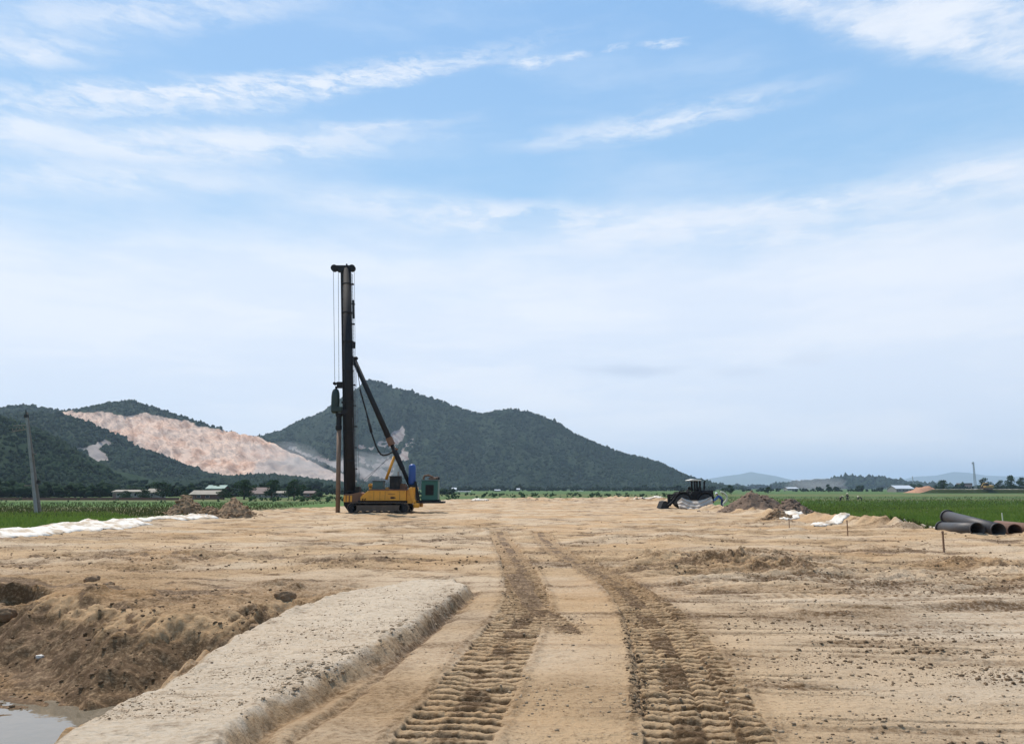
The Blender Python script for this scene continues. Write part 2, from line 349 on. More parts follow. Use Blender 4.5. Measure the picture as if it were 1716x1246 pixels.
def terrain(x, y):
    if len(x) < 100000: return terrain1(x, y)
    from concurrent.futures import ThreadPoolExecutor
    ch = np.array_split(np.arange(len(x)), 48)
    with ThreadPoolExecutor(4) as ex: res = list(ex.map(lambda c: terrain1(x[c], y[c]), ch))
    return tuple(np.concatenate([r[k] for r in res]) for k in range(3))
def terrain1(x, y):
    nr = np.hypot(x, y) < 36
    if nr.all() or not nr.any(): return terrain_(x, y)
    a, b_ = terrain_(x[nr], y[nr]), terrain_(x[~nr], y[~nr]); out = []
    for u, v in zip(a, b_):
        o = np.zeros((len(x),) + u.shape[1:]); o[nr] = u; o[~nr] = v; out.append(o)
    return tuple(out)
def terrain_(x, y):
    """height and colour zones (moist soil with painted shade, pale sand, orange sand) at world x,y"""
    r = np.hypot(x, y)
    sd = sdf(x, y, PLAT) + fbm(x / 2.5, y / 2.5, 3, 5) * .9
    plat = sst(-2.4, 0.1, sd)
    z = FIELD * (1 - plat) + fbm(x / 9, y / 9, 3, 1) * .09 * plat + fbm(x / 40, y / 40, 2, 2) * .12 * plat
    damp_shade = sst(.05, .5, fbm(x / 5, y / 2.2, 4, 11)) * .40; pale = sst(-.25, .3, fbm(x / 6 + 5, y / 3, 4, 12)) * .5 + .35 * sst(1.5, 4, x) * sst(22, 14, r); orng = sst(.0, .4, fbm(x / 7, y / 4 + 9, 3, 13)) * .4
    # spoil ridge along the right edge, lower one on the left
    rid = np.exp(-((sd - 1.2) / .9) ** 2) * np.where(x > 3, .34, .16) * (1 + fbm(x / .9, y / .9, 3, 6) * 1.1) * (r > 24)
    rid *= 1 - .95 * sst(3.1, 2.3, np.abs(y - 34.6)) * sst(17.4, 18.4, x)
    z += rid * sst(24, 30, r)
    rough = np.full_like(x, .5)
    zbase = z.copy()
    for k, (ax, ay, bx_, by_, w2) in enumerate(((4.5, 14.8, 24, 16.4, .3), (3, 16.6, 22, 19.2, .3), (-1.5, 17.5, -12, 27, .35), (5, 11.6, 16, 12.0, .25), (1.5, 24, 20, 27, .4), (-3, 30, 14, 38, .45), (-16, 21, -3, 19.5, .35))):
        d, al, sdn = segdist(x, y, [(ax, ay), (bx_, by_)]); d = d + fbm(x / 4, y / 4, 2, 160 + k) * .35; e = sst(w2, w2 * .6, d); tp = .5 + .5 * np.sin(al / .19 * 6.283)
        z += plat * e * (-.03 + .03 * tp); damp_shade += e * (.12 + .4 * (1 - tp)) * sst(-.2, .2, fbm(x / 2, y / 2, 3, 170 + k))  # hollows between these ribs coloured darker
    # scraped east-west streaks
    st = fbm(x / 4.2, y / .55 + .12 * x, 4, 21); z += plat * st * (.028 + .05 * sst(10, 28, r))
    damp_shade += sst(.10, .45, st) * .5 * sst(6, 11, r)
    # bigger turned-over ground beyond 15 m
    tb = fbm(x / 2.4, y / 1.6, 5, 23, .6); z += plat * tb * .17 * sst(12, 24, r); damp_shade += sst(.05, .35, -tb) * .7 * sst(11, 20, r)
    # tracks of single machines crossing the far ground
    for k, (ax, ay, bx_, by_) in enumerate(((-14, 24, 10, 19), (-20, 31, 6, 44), (2, 22, 22, 20), (4, 17, 20, 15.5), (-9, 21, 0, 40), (3, 30, 20, 40), (5, 13, 20, 13.6))):
        d, al, sdn = segdist(x, y, [(ax, ay), (bx_, by_)]); d = d + fbm(x / 3, y / 3, 2, 60 + k) * .3
        z += (-.05 * np.exp(-(d / .28) ** 2) + .05 * np.exp(-((d - .45) / .15) ** 2)) * plat; damp_shade += .3 * np.exp(-(d / .3) ** 2)
    # long shallow blade grooves
    gv_ = fbm(x / 5.5, (y + .06 * x) / .17, 3, 28) + .5 * fbm(x / 3, y / 2, 2, 29); gm = sst(1.6, 3.2, x) * sst(6, 8, r) * sst(30, 20, r)
    z -= gm * sst(.15, .45, gv_) * .022; damp_shade += gm * sst(.12, .42, gv_) * .45
    # crumbly patches east of the tracks
    cr = sst(.0, .35, fbm(x / 2.6, y / 1.1, 4, 26)) * sst(1.2, 2.5, x) * sst(24, 16, r); rough += cr * 1.1; damp_shade += cr * .38
    fur = fbm(x / 1.6 - y / 2.2, y / .7, 4, 27, .6); ff = np.exp(-((y - 19.5) / 4.0) ** 2) * sst(1.5, 4, x) * sst(14, 9, x); z += ff * fur * .26; damp_shade += ff * sst(.0, .28, -fur) * 1.0  # furrow hollows coloured darker than their crests
    for (bx_, by_, rx, ry, h) in BUMPS:
        q = ((x - bx_) / rx) ** 2 + ((y - by_) / ry) ** 2
        m = q < 9
        if m.any():
            zz = np.zeros_like(x); zz[m] = h * .55 * np.exp(-q[m]) * (.7 + 2.2 * np.abs(fbm(x[m] / .8, y[m] / .55, 5, 31, .6)) ); z += zz; damp_shade += np.where(m, .6 * np.exp(-q) * sst(-.3, .3, fbm(x / .7, y / .5, 4, 32)), 0); rough += np.where(m, np.exp(-q), 0)
    near = r < 36
    def sub(fn): 
        out = np.zeros_like(x); out[near] = fn(x[near], y[near]); return out
    if not near.any():
        z += plat * (rough * (.018 * fbm(x / .22, y / .22, 2, 95, .6) + .028 * fbm(x / .7, y / .5, 3, 96)) + .06 * fbm(x / .8, y / .8, 3, 97))
        return z, np.clip(np.stack([damp_shade, pale, orng], 1), 0, 1), sd
    # pit
    dn = sub(lambda a, b: segdist(a, b, PNEAR)[0]); df = sub(lambda a, b: segdist(a, b, PFAR)[0]); ip = inside(x, y, PIT) & near
    wob = fbm(x / 1.1, y / 1.1, 4, 41)
    pz = np.minimum(sst(0, 1, (dn + wob * .12) / 1.0), sst(0, 1, (df + wob * .75) / 2.2)); pz = np.where(ip, pz, 0)
    z = z + (-1.02 * pz) ; pslope = 4 * pz * (1 - pz)
    z += pslope * (.25 - np.abs(fbm(x / .7, y / .6, 4, 42, .5))) * .20; up_ = np.where(ip, sst(.0, .1, pz) * sst(.5, .25, pz), 0); chunk = np.abs(fbm(x / .8, y / .8, 4, 47, .6)); z += up_ * (.22 - chunk) * .30; damp_shade += up_ * (sst(.16, .30, chunk) * 1.1 - .5)  # upper slope painted lighter as sunlit, hollows between chunks darker
    cut = np.where(ip, sst(.1, .22, df + wob * .4) * sst(1.6, .7, df) * sst(-8.5, -10.0, x), 0); z -= cut * .32; damp_shade += cut * .7  # shade of the undercut painted into the colour
    fl = sst(.86, 1.0, pz)                                       # floor ripples
    z += fl * (np.clip((y - 10.9) * .035, -.05, .045) - .085 * sst(3.3, 2.3, dn) + .040 * fbm(x / 1.9, y / .8 + x * .3, 3, 43) + .012 * np.sin((y * 1.0 + x * .35 + fbm(x / 1.5, y / 1.5, 2, 44) * .8) * 26))
    damp_shade += np.where(ip, sst(.08, .45, pz) * 1.0, 0); pale *= 1 - np.clip(pz * 2, 0, 1); orng += fl * .8; damp_shade -= fl * .45  # moist pit wall, darkened further in colour for its shaded side
    damp_shade += fl * sst(.05, -.01, z + 1.0) * .8
    rough += pslope * .25; rough *= 1 - .8 * fl
    # brown disturbed apron round the pit
    ap = np.where(near, np.exp(-(np.where(ip, 0, df) / 3.0) ** 2), 0) * sst(0, -1.2, x + 2.2) * (1 - pz); damp_shade += ap * .38; orng += ap * .3; rough += ap * .8
    z += ap * fbm(x / .9, y / .7, 4, 45) * .16
    # pale berm
    sb = sub(lambda a, b: sdf(a, b, BERM)) ; sb = np.where(near, sb + fbm(x / .7, y / .7, 3, 51) * .14, -9)
    bm = sst(-.08, .17, sb); bt = sst(.0, .12, sb + .10 * fbm(x / .3, y / .3, 3, 58)); z += bm * (.13 + .05 * fbm(x / 1.2, y / 1.2, 3, 52)) * (1 - np.clip(pz * 1.5, 0, 1))
    z += bm * (1 - pz) * .022 * np.abs(fbm(x / .16, y / .16, 3, 53))
    pale *= 1 - bm * (1 - bt); pale = np.maximum(pale, bt * .95 * (1 - np.clip(pz * 3, 0, 1))); damp_shade *= 1 - bt * .85 * (1 - np.clip(pz * 3, 0, 1)); damp_shade += (bm - bt).clip(0, 1) * .2 * sst(-.2, .3, fbm(x / .4, y / .4, 3, 59)) + bt * .30 * sst(.1, .45, fbm(x / .35, y / .2, 4, 62)); orng *= 1 - bm * .8
    be = np.exp(-((sb + .10) / .10) ** 2) * (x > -3.9); z -= be * .05; damp_shade += be * .45
    rim = np.exp(-((sb - .10) / .12) ** 2) * (sb > -.2); z += rim * .022 * (1 + .9 * fbm(x / .22, y / .22, 3, 54)) * (x > -4); rough *= 1 - .35 * bm
    # smooth bladed lane between berm and left track
    dl = sub(lambda a, b: segdist(a, b, LANE)[0]); ln = np.where(near, np.exp(-(dl / .7) ** 2), 0); rough *= 1 - .6 * ln; orng *= 1 - .6 * ln; damp_shade += ln * .12
    z += ln * (.012 * np.sin((x * .8 + y * .45) * 8 + fbm(x, y, 2, 55) * 3)); damp_shade += ln * .20 * sst(-.1, .3, fbm(x / .8, y / 2, 3, 56))
    for rt in RUTS:
        d = sub(lambda a, b: segdist(a, b, rt)[0]); e = np.where(near, np.exp(-((d + fbm(x / .3, y / .3, 3, 57) * .07) / .07) ** 2), 0)
        z -= e * .05; damp_shade += e * .5
    # crawler tracks with grouser ribs
    z_soft = zbase - 1.02 * pz
    for k, (tr, hw, dp) in enumerate(((T_R2, .36, .022), (T_R, .38, .06), (T_L, .40, .055), (T_L2, .2, .03))):
        d = np.full_like(x, 9.); al = np.zeros_like(x); sidev = np.zeros_like(x)
        d[near], al[near], sidev[near] = segdist(x[near], y[near], tr)
        d = d + fbm(x / .35, y / .35, 3, 70 + k) * .05
        fade = sst(30, 13, r); inm = sst(hw + .02, hw - .02, d)
        if k == 1: pass
        keep = 1 - inm * (.9 if k in (1, 2) else .5)
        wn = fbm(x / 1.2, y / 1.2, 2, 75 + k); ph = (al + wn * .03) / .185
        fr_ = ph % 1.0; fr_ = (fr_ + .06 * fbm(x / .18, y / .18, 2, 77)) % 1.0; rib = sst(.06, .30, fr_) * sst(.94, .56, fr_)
        seg = np.floor((sidev + hw) / (hw * .667)); cell = perlin(np.floor(ph) * 3.7 + .5, seg * 5.3 + .5, 78 + k)
        amp = .055 * np.clip(.9 + .18 * cell + .95 * fbm(x / .7, y / .7, 3, 80 + k), .12, 1.2) * (.35 if k == 3 else 1.0) * (.75 if k == 0 else 1)
        sl_ = np.exp(-((np.abs(sidev) - hw * .33) / .022) ** 2)
        tgt = z_soft - dp * sst(45, 18, r) + amp * rib * fade * (1 - (.30 if k == 1 else .10) * sl_) + fbm(x / .13, y / .07, 4, 85, .6) * .024 * fade - (1 - rib) * fade * np.abs(fbm(x / .1, y / .1, 2, 84)) * .02
        z = z * (1 - inm) + tgt * inm
        side = np.exp(-((d - hw - .08) / .06) ** 2); z += side * (0 if k in (0, 3) else .016) * np.where((sidev < 0) & (k == 1), 0, 1) * (1 + 2.2 * fbm(x / .15, y / .15, 3, 86 + k)) * sst(40, 14, r)
        cen = sst(.17, .11, np.abs(sidev + (.06 if k == 2 else -.02))) * inm
        damp_shade = damp_shade * keep + inm * (.05 + 1.5 * (1 - rib) * fade) + cen * .95 * sst(-.25, .2, fbm(x / .6, y / .9, 3, 90 + k)) + inm * .28 * sst(11, 17, r) + side * .25  # shade between the ribs painted in; the centre strip is moist soil
        pale *= 1 - inm * .8
    # fine crumb relief
    z += plat * rough * (.026 * fbm(x / .22, y / .22, 4, 95, .65) + .032 * fbm(x / .7, y / .5, 3, 96)) * np.where(ip, .9, 1) * (1 - .8 * np.exp(-((sb - .03) / .2) ** 2))
    z += plat * sst(20, 45, r) * .06 * fbm(x / .8, y / .8, 3, 97)
    rd = np.clip(np.stack([damp_shade, pale, orng], 1), 0, 1)
    return z, rd, sd
def ht(x, y): return float(terrain(np.array([float(x)]), np.array([float(y)]))[0][0])

# ------------------------------------------------------------------ the ground sheet: rings round the viewpoint, finer in the worked area
def build_ground():
    rr = [0.2, 1.0, 2.0, 3.0]; d = 3.6
    while d < 150: rr.append(d); d += max(.011, .0042 * (d / 5) ** 1.45 * 1.7)
    while d < 16000: rr.append(d); d *= 1.035
    rr = np.array(rr)
    fine = np.linspace(R(-38), R(38), 1150); rest = np.linspace(R(38), R(322), 90)[1:-1]
    th = np.concatenate([fine, rest]); nr, na = len(rr), len(th)
    Rg, Tg = np.meshgrid(rr, th, indexing='ij'); x = (Rg * np.sin(Tg)).ravel(); y = (Rg * np.cos(Tg)).ravel()
    z, zn, sd = terrain(x, y)
    i = np.arange(nr - 1)[:, None] * na; j = np.arange(na)[None, :]; jn = (j + 1) % na
    q = np.stack([i + j, i + na + j, i + na + jn, i + jn], -1).reshape(-1, 4)[:, ::-1]
    sdm = sd[q].mean(1); V = np.stack([x, y, z], 1)
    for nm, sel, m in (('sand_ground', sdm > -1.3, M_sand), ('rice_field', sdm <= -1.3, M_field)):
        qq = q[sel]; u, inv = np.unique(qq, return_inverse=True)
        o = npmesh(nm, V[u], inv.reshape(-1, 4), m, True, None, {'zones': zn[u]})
        o['kind'] = 'structure'
    print('ground verts', len(V))
def field_mat():
    m = bpy.data.materials.new('field'); m.use_nodes = True; t = NT(m.node_tree); b = m.node_tree.nodes['Principled BSDF']
    pos = t.n('ShaderNodeNewGeometry').outputs['Position']; s = t.n('ShaderNodeSeparateXYZ', {0: pos})
    wv = t.math('MULTIPLY', t.math('SUBTRACT', t.noise(t.mp(pos, sc_=(.5, 1, 1)), .03, 3, .5), .5), 36)
    yy = t.math('ADD', s.outputs[1], wv)
    band = t.n('ShaderNodeValToRGB', {0: t.math('MULTIPLY', yy, 1 / 400.0)})
    cr = band.color_ramp; cr.interpolation = 'LINEAR'
    g1, g2, ol, br = (.062, .13, .022, 1), (.045, .095, .02, 1), (.105, .105, .034, 1), (.12, .085, .04, 1)
    stops = [(0, g1), (.17, g1), (.19, g2), (.20, ol), (.255, br), (.30, ol), (.33, g1), (.42, g2), (.47, ol), (.60, g2), (.8, ol), (1, g2)]
    cr.elements[0].position = 0; cr.elements[0].color = g1; cr.elements[1].position = 1; cr.elements[1].color = g2
    for p, c in stops[1:-1]: e = cr.elements.new(p); e.color = c
    c = t.mix(t.ss(t.noise(t.mp(pos, sc_=(.3, 1, 1)), .25, 8, .65), .40, .68, 0, .65), band.outputs[0], (.10, .13, .035))
    c = t.mix(t.ss(t.noise(pos, 3.0, 6, .7), .5, .8, 0, .6), c, (.025, .045, .012))
    m.node_tree.links.new(c, b.inputs['Base Color']); b.inputs['Roughness'].default_value = .9; b.inputs['Specular IOR Level'].default_value = .15
    bn = t.n('ShaderNodeBump', {'Height': t.noise(pos, 4, 6, .7), 'Strength': 1, 'Distance': .12})
    m.node_tree.links.new(bn.outputs[0], b.inputs['Normal'])
    return m
M_field = field_mat()
build_ground()

# puddle on the pit floor
mw = bpy.data.materials.new('puddle_water'); mw.use_nodes = True; b = mw.node_tree.nodes['Principled BSDF']; t = NT(mw.node_tree)
b.inputs['Base Color'].default_value = (.16, .13, .09, 1); b.inputs['Roughness'].default_value = .04; b.inputs['Specular IOR Level'].default_value = .9
bn = t.n('ShaderNodeBump', {'Height': t.noise(t.n('ShaderNodeNewGeometry').outputs['Position'], 3, 3, .5), 'Strength': .15, 'Distance': .02})
mw.node_tree.links.new(bn.outputs[0], b.inputs['Normal'])
WL = -1.0
gx, gy = np.meshgrid(np.linspace(-16, -3, 60), np.linspace(4.5, 13, 40)); V = np.stack([gx.ravel(), gy.ravel(), np.full(gx.size, WL)], 1)
i, j = np.meshgrid(np.arange(39), np.arange(59), indexing='ij'); k = (i * 60 + j).ravel()
q = np.stack([k, k + 1, k + 61, k + 60], 1); cen = V[q].mean(1); q = q[inside(cen[:, 0], cen[:, 1], PIT)]
tag(npmesh('puddle', V, q, mw), kind='structure')

# ------------------------------------------------------------------ clods, scattered from a few deformed lumps
def lumps(n, sub=1):
    out = []
    for k in range(n):
        bm = bmesh.new(); bmesh.ops.create_icosphere(bm, subdivisions=sub, radius=1)
        v = np.array([p.co[:] for p in bm.verts]); f = np.array([[q.index for q in p.verts] for p in bm.faces]); bm.free()
        v *= (1 + rng.normal(0, .34, (len(v), 1))); out.append((v, f))
    return out
LUMP1, LUMP2 = lumps(10, 1), lumps(6, 1)
def rock(seed):
    bm = bmesh.new(); bmesh.ops.create_icosphere(bm, subdivisions=4, radius=1)
    v = np.array([p.co[:] for p in bm.verts]); f = np.array([[q.index for q in p.verts] for p in bm.faces]); bm.free()
    n1 = fbm(v[:, 0] * 1.1 + seed, v[:, 1] * 1.1 + v[:, 2] * .9, 5, seed, .6); v = np.sign(v) * np.abs(v) ** .8
    return v * (1 + .55 * n1)[:, None], f
def scatter(name, P, S, m, protos=LUMP1, squash=.7, smooth=True, rots=True, parent=None):
    Vs, Fs, base = [], [], 0; idx = rng.integers(0, len(protos), len(P))
    for k, (v, f) in enumerate(protos):
        sel = np.where(idx == k)[0]
        if not len(sel): continue
        a = rng.uniform(0, 2 * math.pi, len(sel)) if rots else np.zeros(len(sel)); c, s = np.cos(a)[:, None], np.sin(a)[:, None]
        vx = v[None, :, 0] * c - v[None, :, 1] * s; vy = v[None, :, 0] * s + v[None, :, 1] * c
        sz = S[sel]; sz = sz[:, None] if sz.ndim == 1 else sz
        if sz.shape[1] == 1: sz = np.concatenate([sz * rng.uniform(.8, 1.3, sz.shape), sz * rng.uniform(.7, 1.1, sz.shape), sz * squash], 1)
        vv = np.stack([vx * sz[:, :1], vy * sz[:, 1:2], v[None, :, 2] * sz[:, 2:3]], -1) + P[sel][:, None, :]
        Vs.append(vv.reshape(-1, 3)); ff = f[None] + (np.arange(len(sel)) * len(v))[:, None, None] + base
        Fs.append(ff.reshape(-1, f.shape[1])); base += len(sel) * len(v)
    return npmesh(name, np.concatenate(Vs), np.concatenate(Fs), m, smooth, parent)
def sample_px(poly, n):
    xs = [p[0] for p in poly]; ys = [p[1] for p in poly]; out = []
    a = rng.uniform(min(xs), max(xs), n * 4); b_ = rng.uniform(min(ys), max(ys), n * 4); ok = inside(a, b_, poly)
    return [(u, v) for u, v in zip(a[ok][:n], b_[ok][:n])]
def clod_pts(regs):
    P, S = [], []
    for poly, n, s0, s1, clump in regs:
        pts = sample_px(poly, int(n * 1.8))
        for (a, b_) in pts:
            g = G(a, b_)
            P.append((g.x, g.y)); S.append(.62 * (s0 + (s1 - s0) * random.random() ** 7))
    P = np.array(P); S = np.array(S)
    n = fbm(P[:, 0] / 1.4, P[:, 1] / .6, 4, 130, .6); keep = n + rng.uniform(-.25, .25, len(n)) > -.02; P, S = P[keep], S[keep]
    z = terrain(P[:, 0], P[:, 1])[0]
    return np.column_stack([P, z + S * .12]), S
DARKR = [([(1200, 1030), (1716, 1060), (1716, 1150), (1350, 1110), (1230, 1090)], 1100, .010, .055, 1),
         ([(1080, 948), (1300, 955), (1716, 955), (1716, 1000), (1300, 990)], 2600, .010, .055, 1),
         ([(1240, 1000), (1716, 990), (1716, 1246), (1330, 1246)], 1100, .005, .035, 1), ([(1060, 985), (1716, 985), (1716, 1150), (1250, 1150)], 3000, .006, .035, 1),
         ([(1035, 1010), (1075, 1010), (1090, 1200), (1060, 1200)], 1500, .008, .045, 1),
         ([(835, 940), (915, 940), (925, 1050), (850, 1050)], 1400, .008, .03, 1),
         ([(0, 880), (800, 870), (1716, 880), (1716, 950), (0, 960)], 7000, .015, .08, 1),
         ([(0, 990), (500, 990), (360, 1060), (220, 1120), (0, 1130)], 2600, .008, .06, 1),
         ([(930, 1030), (985, 1030), (985, 1065), (940, 1065)], 220, .008, .035, 1),
         ([(820, 1000), (1090, 1000), (1080, 1246), (800, 1246)], 500, .004, .018, 1),
         ([(470, 1000), (780, 965), (790, 990), (600, 1100), (420, 1180), (430, 1100)], 800, .006, .026, 1),
         ([(100, 1240), (300, 1130), (480, 1030), (560, 1110), (380, 1240)], 500, .004, .022, 1)]
P, S = clod_pts(DARKR); tag(scatter('soil_clods', P, S, M_clod, smooth=False), 'dark crumbs and clods of moist soil strewn over the sand', 'soil', kind='stuff')
PALER = [([(100, 1240), (300, 1130), (540, 1000), (780, 968), (740, 1030), (440, 1200), (380, 1246)], 8000, .003, .018, 1),
         ([(700, 1040), (780, 975), (795, 1000), (640, 1105), (440, 1210), (400, 1246), (400, 1200)], 2400, .010, .05, 1),
         ([(0, 880), (1716, 880), (1716, 1246), (900, 1246), (500, 1000), (0, 1000)], 6000, .008, .04, 1)]
P, S = clod_pts(PALER); tag(scatter('sand_lumps', P, S, M_clodp, smooth=False), 'small pale lumps of sand scattered on berm and platform', 'sand', kind='stuff')
# a few single larger lumps by the pit
for (px, py, s, lab) in ((428, 1028, .12, 'rounded soil lump at the end of the pale berm beside the pit'), (478, 1002, .15, 'largest moist soil lump on the brown slope above the berm'),
                         (152, 1004, .12, 'angular sand block on the lit upper pit slope'), (180, 1008, .09, 'smaller sand block just right of the angular one on the pit slope'),
                         (6, 1024, .17, 'pale sandy boulder at the left edge of the picture beside the pit'), (66, 1106, .045, 'small white stone on the dark pit wall')):
    z0 = -.35 if py < 1050 else -.75
    if px > 400: z0 = 0
    g = G(px, py, z0); v, f = rock(px)
    vv = v * np.array([1.3, .9, .8]) * s
    tag(npmesh('stone' if px == 66 else 'soil_lump', vv, f, mat('stone_white', (.6, .55, .48), .8) if px == 66 else M_heap, True), lab, 'stone' if px == 66 else 'soil lump').location = (g.x, g.y, ht(g.x, g.y) + s * .12)

# ------------------------------------------------------------------ heaps of tipped soil
def heap(name, px, py, wpx, hpx, m, label, group, depth=1.0, seed=1, flat=.0, peaks=None):
    c = G(px, py); s = F / c.y; hw = wpx / s / 2; hh = hpx / s; n = 90
    u, v = np.meshgrid(np.linspace(-1.15, 1.15, n), np.linspace(-1.15, 1.15, n)); x = u * hw; y = v * hw * depth
    zt = np.zeros_like(u)
    for (a, b_, r_, h_) in (peaks or [(0, 0, 1, 1)]):
        rr = np.sqrt(((u - a) / r_) ** 2 + ((v - b_) / r_) ** 2) * (1 + .25 * fbm(u * 1.5 + seed, v * 1.5, 3, seed))
        zt = np.maximum(zt, h_ * np.clip(1 - rr, -.2, 1) ** 1.0 if False else h_ * np.clip(1.04 - rr, -.15, 1))
    z = zt * hh + (zt > -.1) * (fbm(x / .9, y / .9, 4, seed + 3, .62) * .38 + np.abs(fbm(x / .35, y / .35, 3, seed + 5)) * .16 - .05) * min(1, hh / 1.2)
    V = np.stack([x.ravel(), y.ravel(), z.ravel() - .08], 1)
    i, j = np.meshgrid(np.arange(n - 1), np.arange(n - 1), indexing='ij'); k = (i * n + j).ravel(); q = np.stack([k, k + 1, k + n + 1, k + n], 1)
    q = q[(V[q][:, :, 2].max(1) > -.22 * hh)]
    y0 = c.y + hw * depth * .8
    o = npmesh(name, V, q, m); o.location = (at(px, py, y0).x, y0, 0); tag(o, label, 'soil heap', group); 
    # lumps resting in its surface belong to it
    K = int(240); uu = rng.uniform(-.9, .9, K); vv = rng.uniform(-.95, .6, K)
    ii = np.clip(((vv + 1.15) / 2.3 * (n - 1)).astype(int), 0, n - 1); jj = np.clip(((uu + 1.15) / 2.3 * (n - 1)).astype(int), 0, n - 1)
    zz = V[:, 2].reshape(n, n)[ii, jj]; ok = zz > -.02
    Pp = np.column_stack([uu * hw, vv * hw * depth, zz + .01])[ok]; Ss = .04 + .16 * rng.random(len(Pp)) ** 3
    l = scatter('lumps', Pp, Ss, m, parent=o); l['kind'] = 'stuff'
    return o
gl = 'heaps of tipped soil at the left edge'; gr = 'heaps of dark soil beside the loader'
heap('soil_heap', 312, 858, 62, 30, M_heap, 'pointed brown soil heap, left one of the pair before the sheds', gl, 1, 3)
heap('soil_heap', 390, 866, 86, 33, M_heap, 'brown soil heap nearest the pile driver, right one of the pair', gl, 1, 5, peaks=[(0.05, 0, .9, 1)])
heap('soil_heap', 352, 866, 54, 18, M_heap, 'low lighter soil spill filling the gap between two pointed heaps', gl, 1, 8)
heap('soil_heap', 1262, 860, 138, 38, M_heap2, 'large dark brown soil heap right behind the wheel loader', gr, .9, 12, peaks=[(-.05, 0, .75, 1), (.35, .1, .6, .86), (-.55, -.1, .4, .45)])
heap('soil_heap', 1326, 861, 84, 27, M_heap2, 'lower brown soil heap at the field side of the larger one', gr, .9, 15)
heap('soil_heap', 1302, 873, 60, 20, M_heap, 'small tan sand heap in front of the dark brown heaps', gr, .7, 18)

# ------------------------------------------------------------------ white sheeting along the platform edge
M_geo = mat('geotextile', (.66, .60, .515), .85, 0, .9, (.36, .25, .145), 1.1, .6, th=(.44, .60))
M_geo.name = 'white_sheet'
def sheet(px_line, width, label, lift=.06, seed=0, wr=.10, group=None, sl=0.0):
    pts = spline(gp(px_line), 14); n = len(pts); m = 16; V = []
    L = 0; acc = [0]
    for a, b_ in zip(pts, pts[1:]): L += math.hypot(b_[0]-a[0], b_[1]-a[1]); acc.append(L)
    k = max(40, int(L / .12)); ss_ = np.linspace(0, L, k); X = np.interp(ss_, acc, [p[0] for p in pts]); Y = np.interp(ss_, acc, [p[1] for p in pts])
    dx, dy = np.gradient(X), np.gradient(Y); nl = np.hypot(dx, dy); nx, ny = -dy / nl, dx / nl
    w0 = width * (1 + .45 * fbm(ss_ / 1.7, ss_ * 0 + seed, 3, seed)); w0 *= np.clip(np.minimum(ss_, L - ss_) / (.15 * L) + .08, 0, 1); off = .25 * fbm(ss_ / 2, ss_ * 0 + 7, 3, seed + 1)
    T = np.linspace(-.5, .5, m); XX = X[:, None] + nx[:, None] * (T[None] * w0[:, None] + off[:, None]); YY = Y[:, None] + ny[:, None] * (T[None] * w0[:, None] + off[:, None])
    Z = terrain(XX.ravel(), YY.ravel())[0].reshape(XX.shape)
    # cloth bridges the small hollows
    for _ in range(2): Z[1:-1] = np.maximum(Z[1:-1], (Z[:-2] + Z[2:]) / 2)
    Z += lift + wr * np.abs(fbm(XX / .5 + seed, YY / .35, 3, seed + 2)) + sl * (1 - (2 * np.abs(T))[None] ** 2)
    edge = np.abs(T)[None] > .46; Z = np.where(edge, Z - lift * 1.6, Z)
    V = np.stack([XX.ravel(), YY.ravel(), Z.ravel()], 1); i, j = np.meshgrid(np.arange(k - 1), np.arange(m - 1), indexing='ij'); q = (i * m + j).ravel()
    o = npmesh('ground_sheet', V, np.stack([q, q + 1, q + m + 1, q + m], 1), M_geo)
    s = o.modifiers.new('thick', 'SOLIDIFY'); s.thickness = .012; s.offset = 1
    return tag(o, label, 'ground sheet', group)
gs = 'white ground sheets laid along the platform edges'
sheet([(-120, 909), (-30, 899), (60, 890), (160, 881), (228, 874)], 3.6, 'long white ground sheet along the left edge, the part nearest the camera', .04, 3, .16, gs, .05)
sheet([(150, 877), (210, 873), (280, 869), (350, 865)], 3.6, 'white ground sheet on the left that runs up to the brown soil heaps', .04, 5, .16, gs, .05)
sheet([(1312, 874), (1340, 867), (1382, 863)], 1.5, 'white sheet on the right nearest the soil heaps', .04, 7, .14, gs, .04)
sheet([(1366, 885), (1396, 879), (1426, 877)], .9, 'small white sheet halfway along the right spoil ridge', .04, 9, .12, gs, .03)
sheet([(1515, 882), (1530, 882), (1545, 885)], .5, 'crumpled white scrap of sheet on the ridge left of the pipes', .04, 11, .16, gs, .04)
sheet([(1540, 887), (1560, 888), (1580, 891)], .5, 'white scrap of sheet tucked against the dark pipes', .04, 13, .14, gs, .04)
for (px, py, w_, lb) in ((805, 838, .8, 'short white sheet piece at the far platform edge right of the pile driver'), (1092, 838, 1.9, 'white sheet patch at the far platform edge left of the loader'),
                         (1345, 826, 2.2, None)):
    if lb: sheet([(px - 9 - 6 * (w_ > 1), py + 1), (px, py), (px + 10 + 6 * (w_ > 1), py + 1)], w_ * 2.0, lb, .05, int(px), .35, gs, .1)

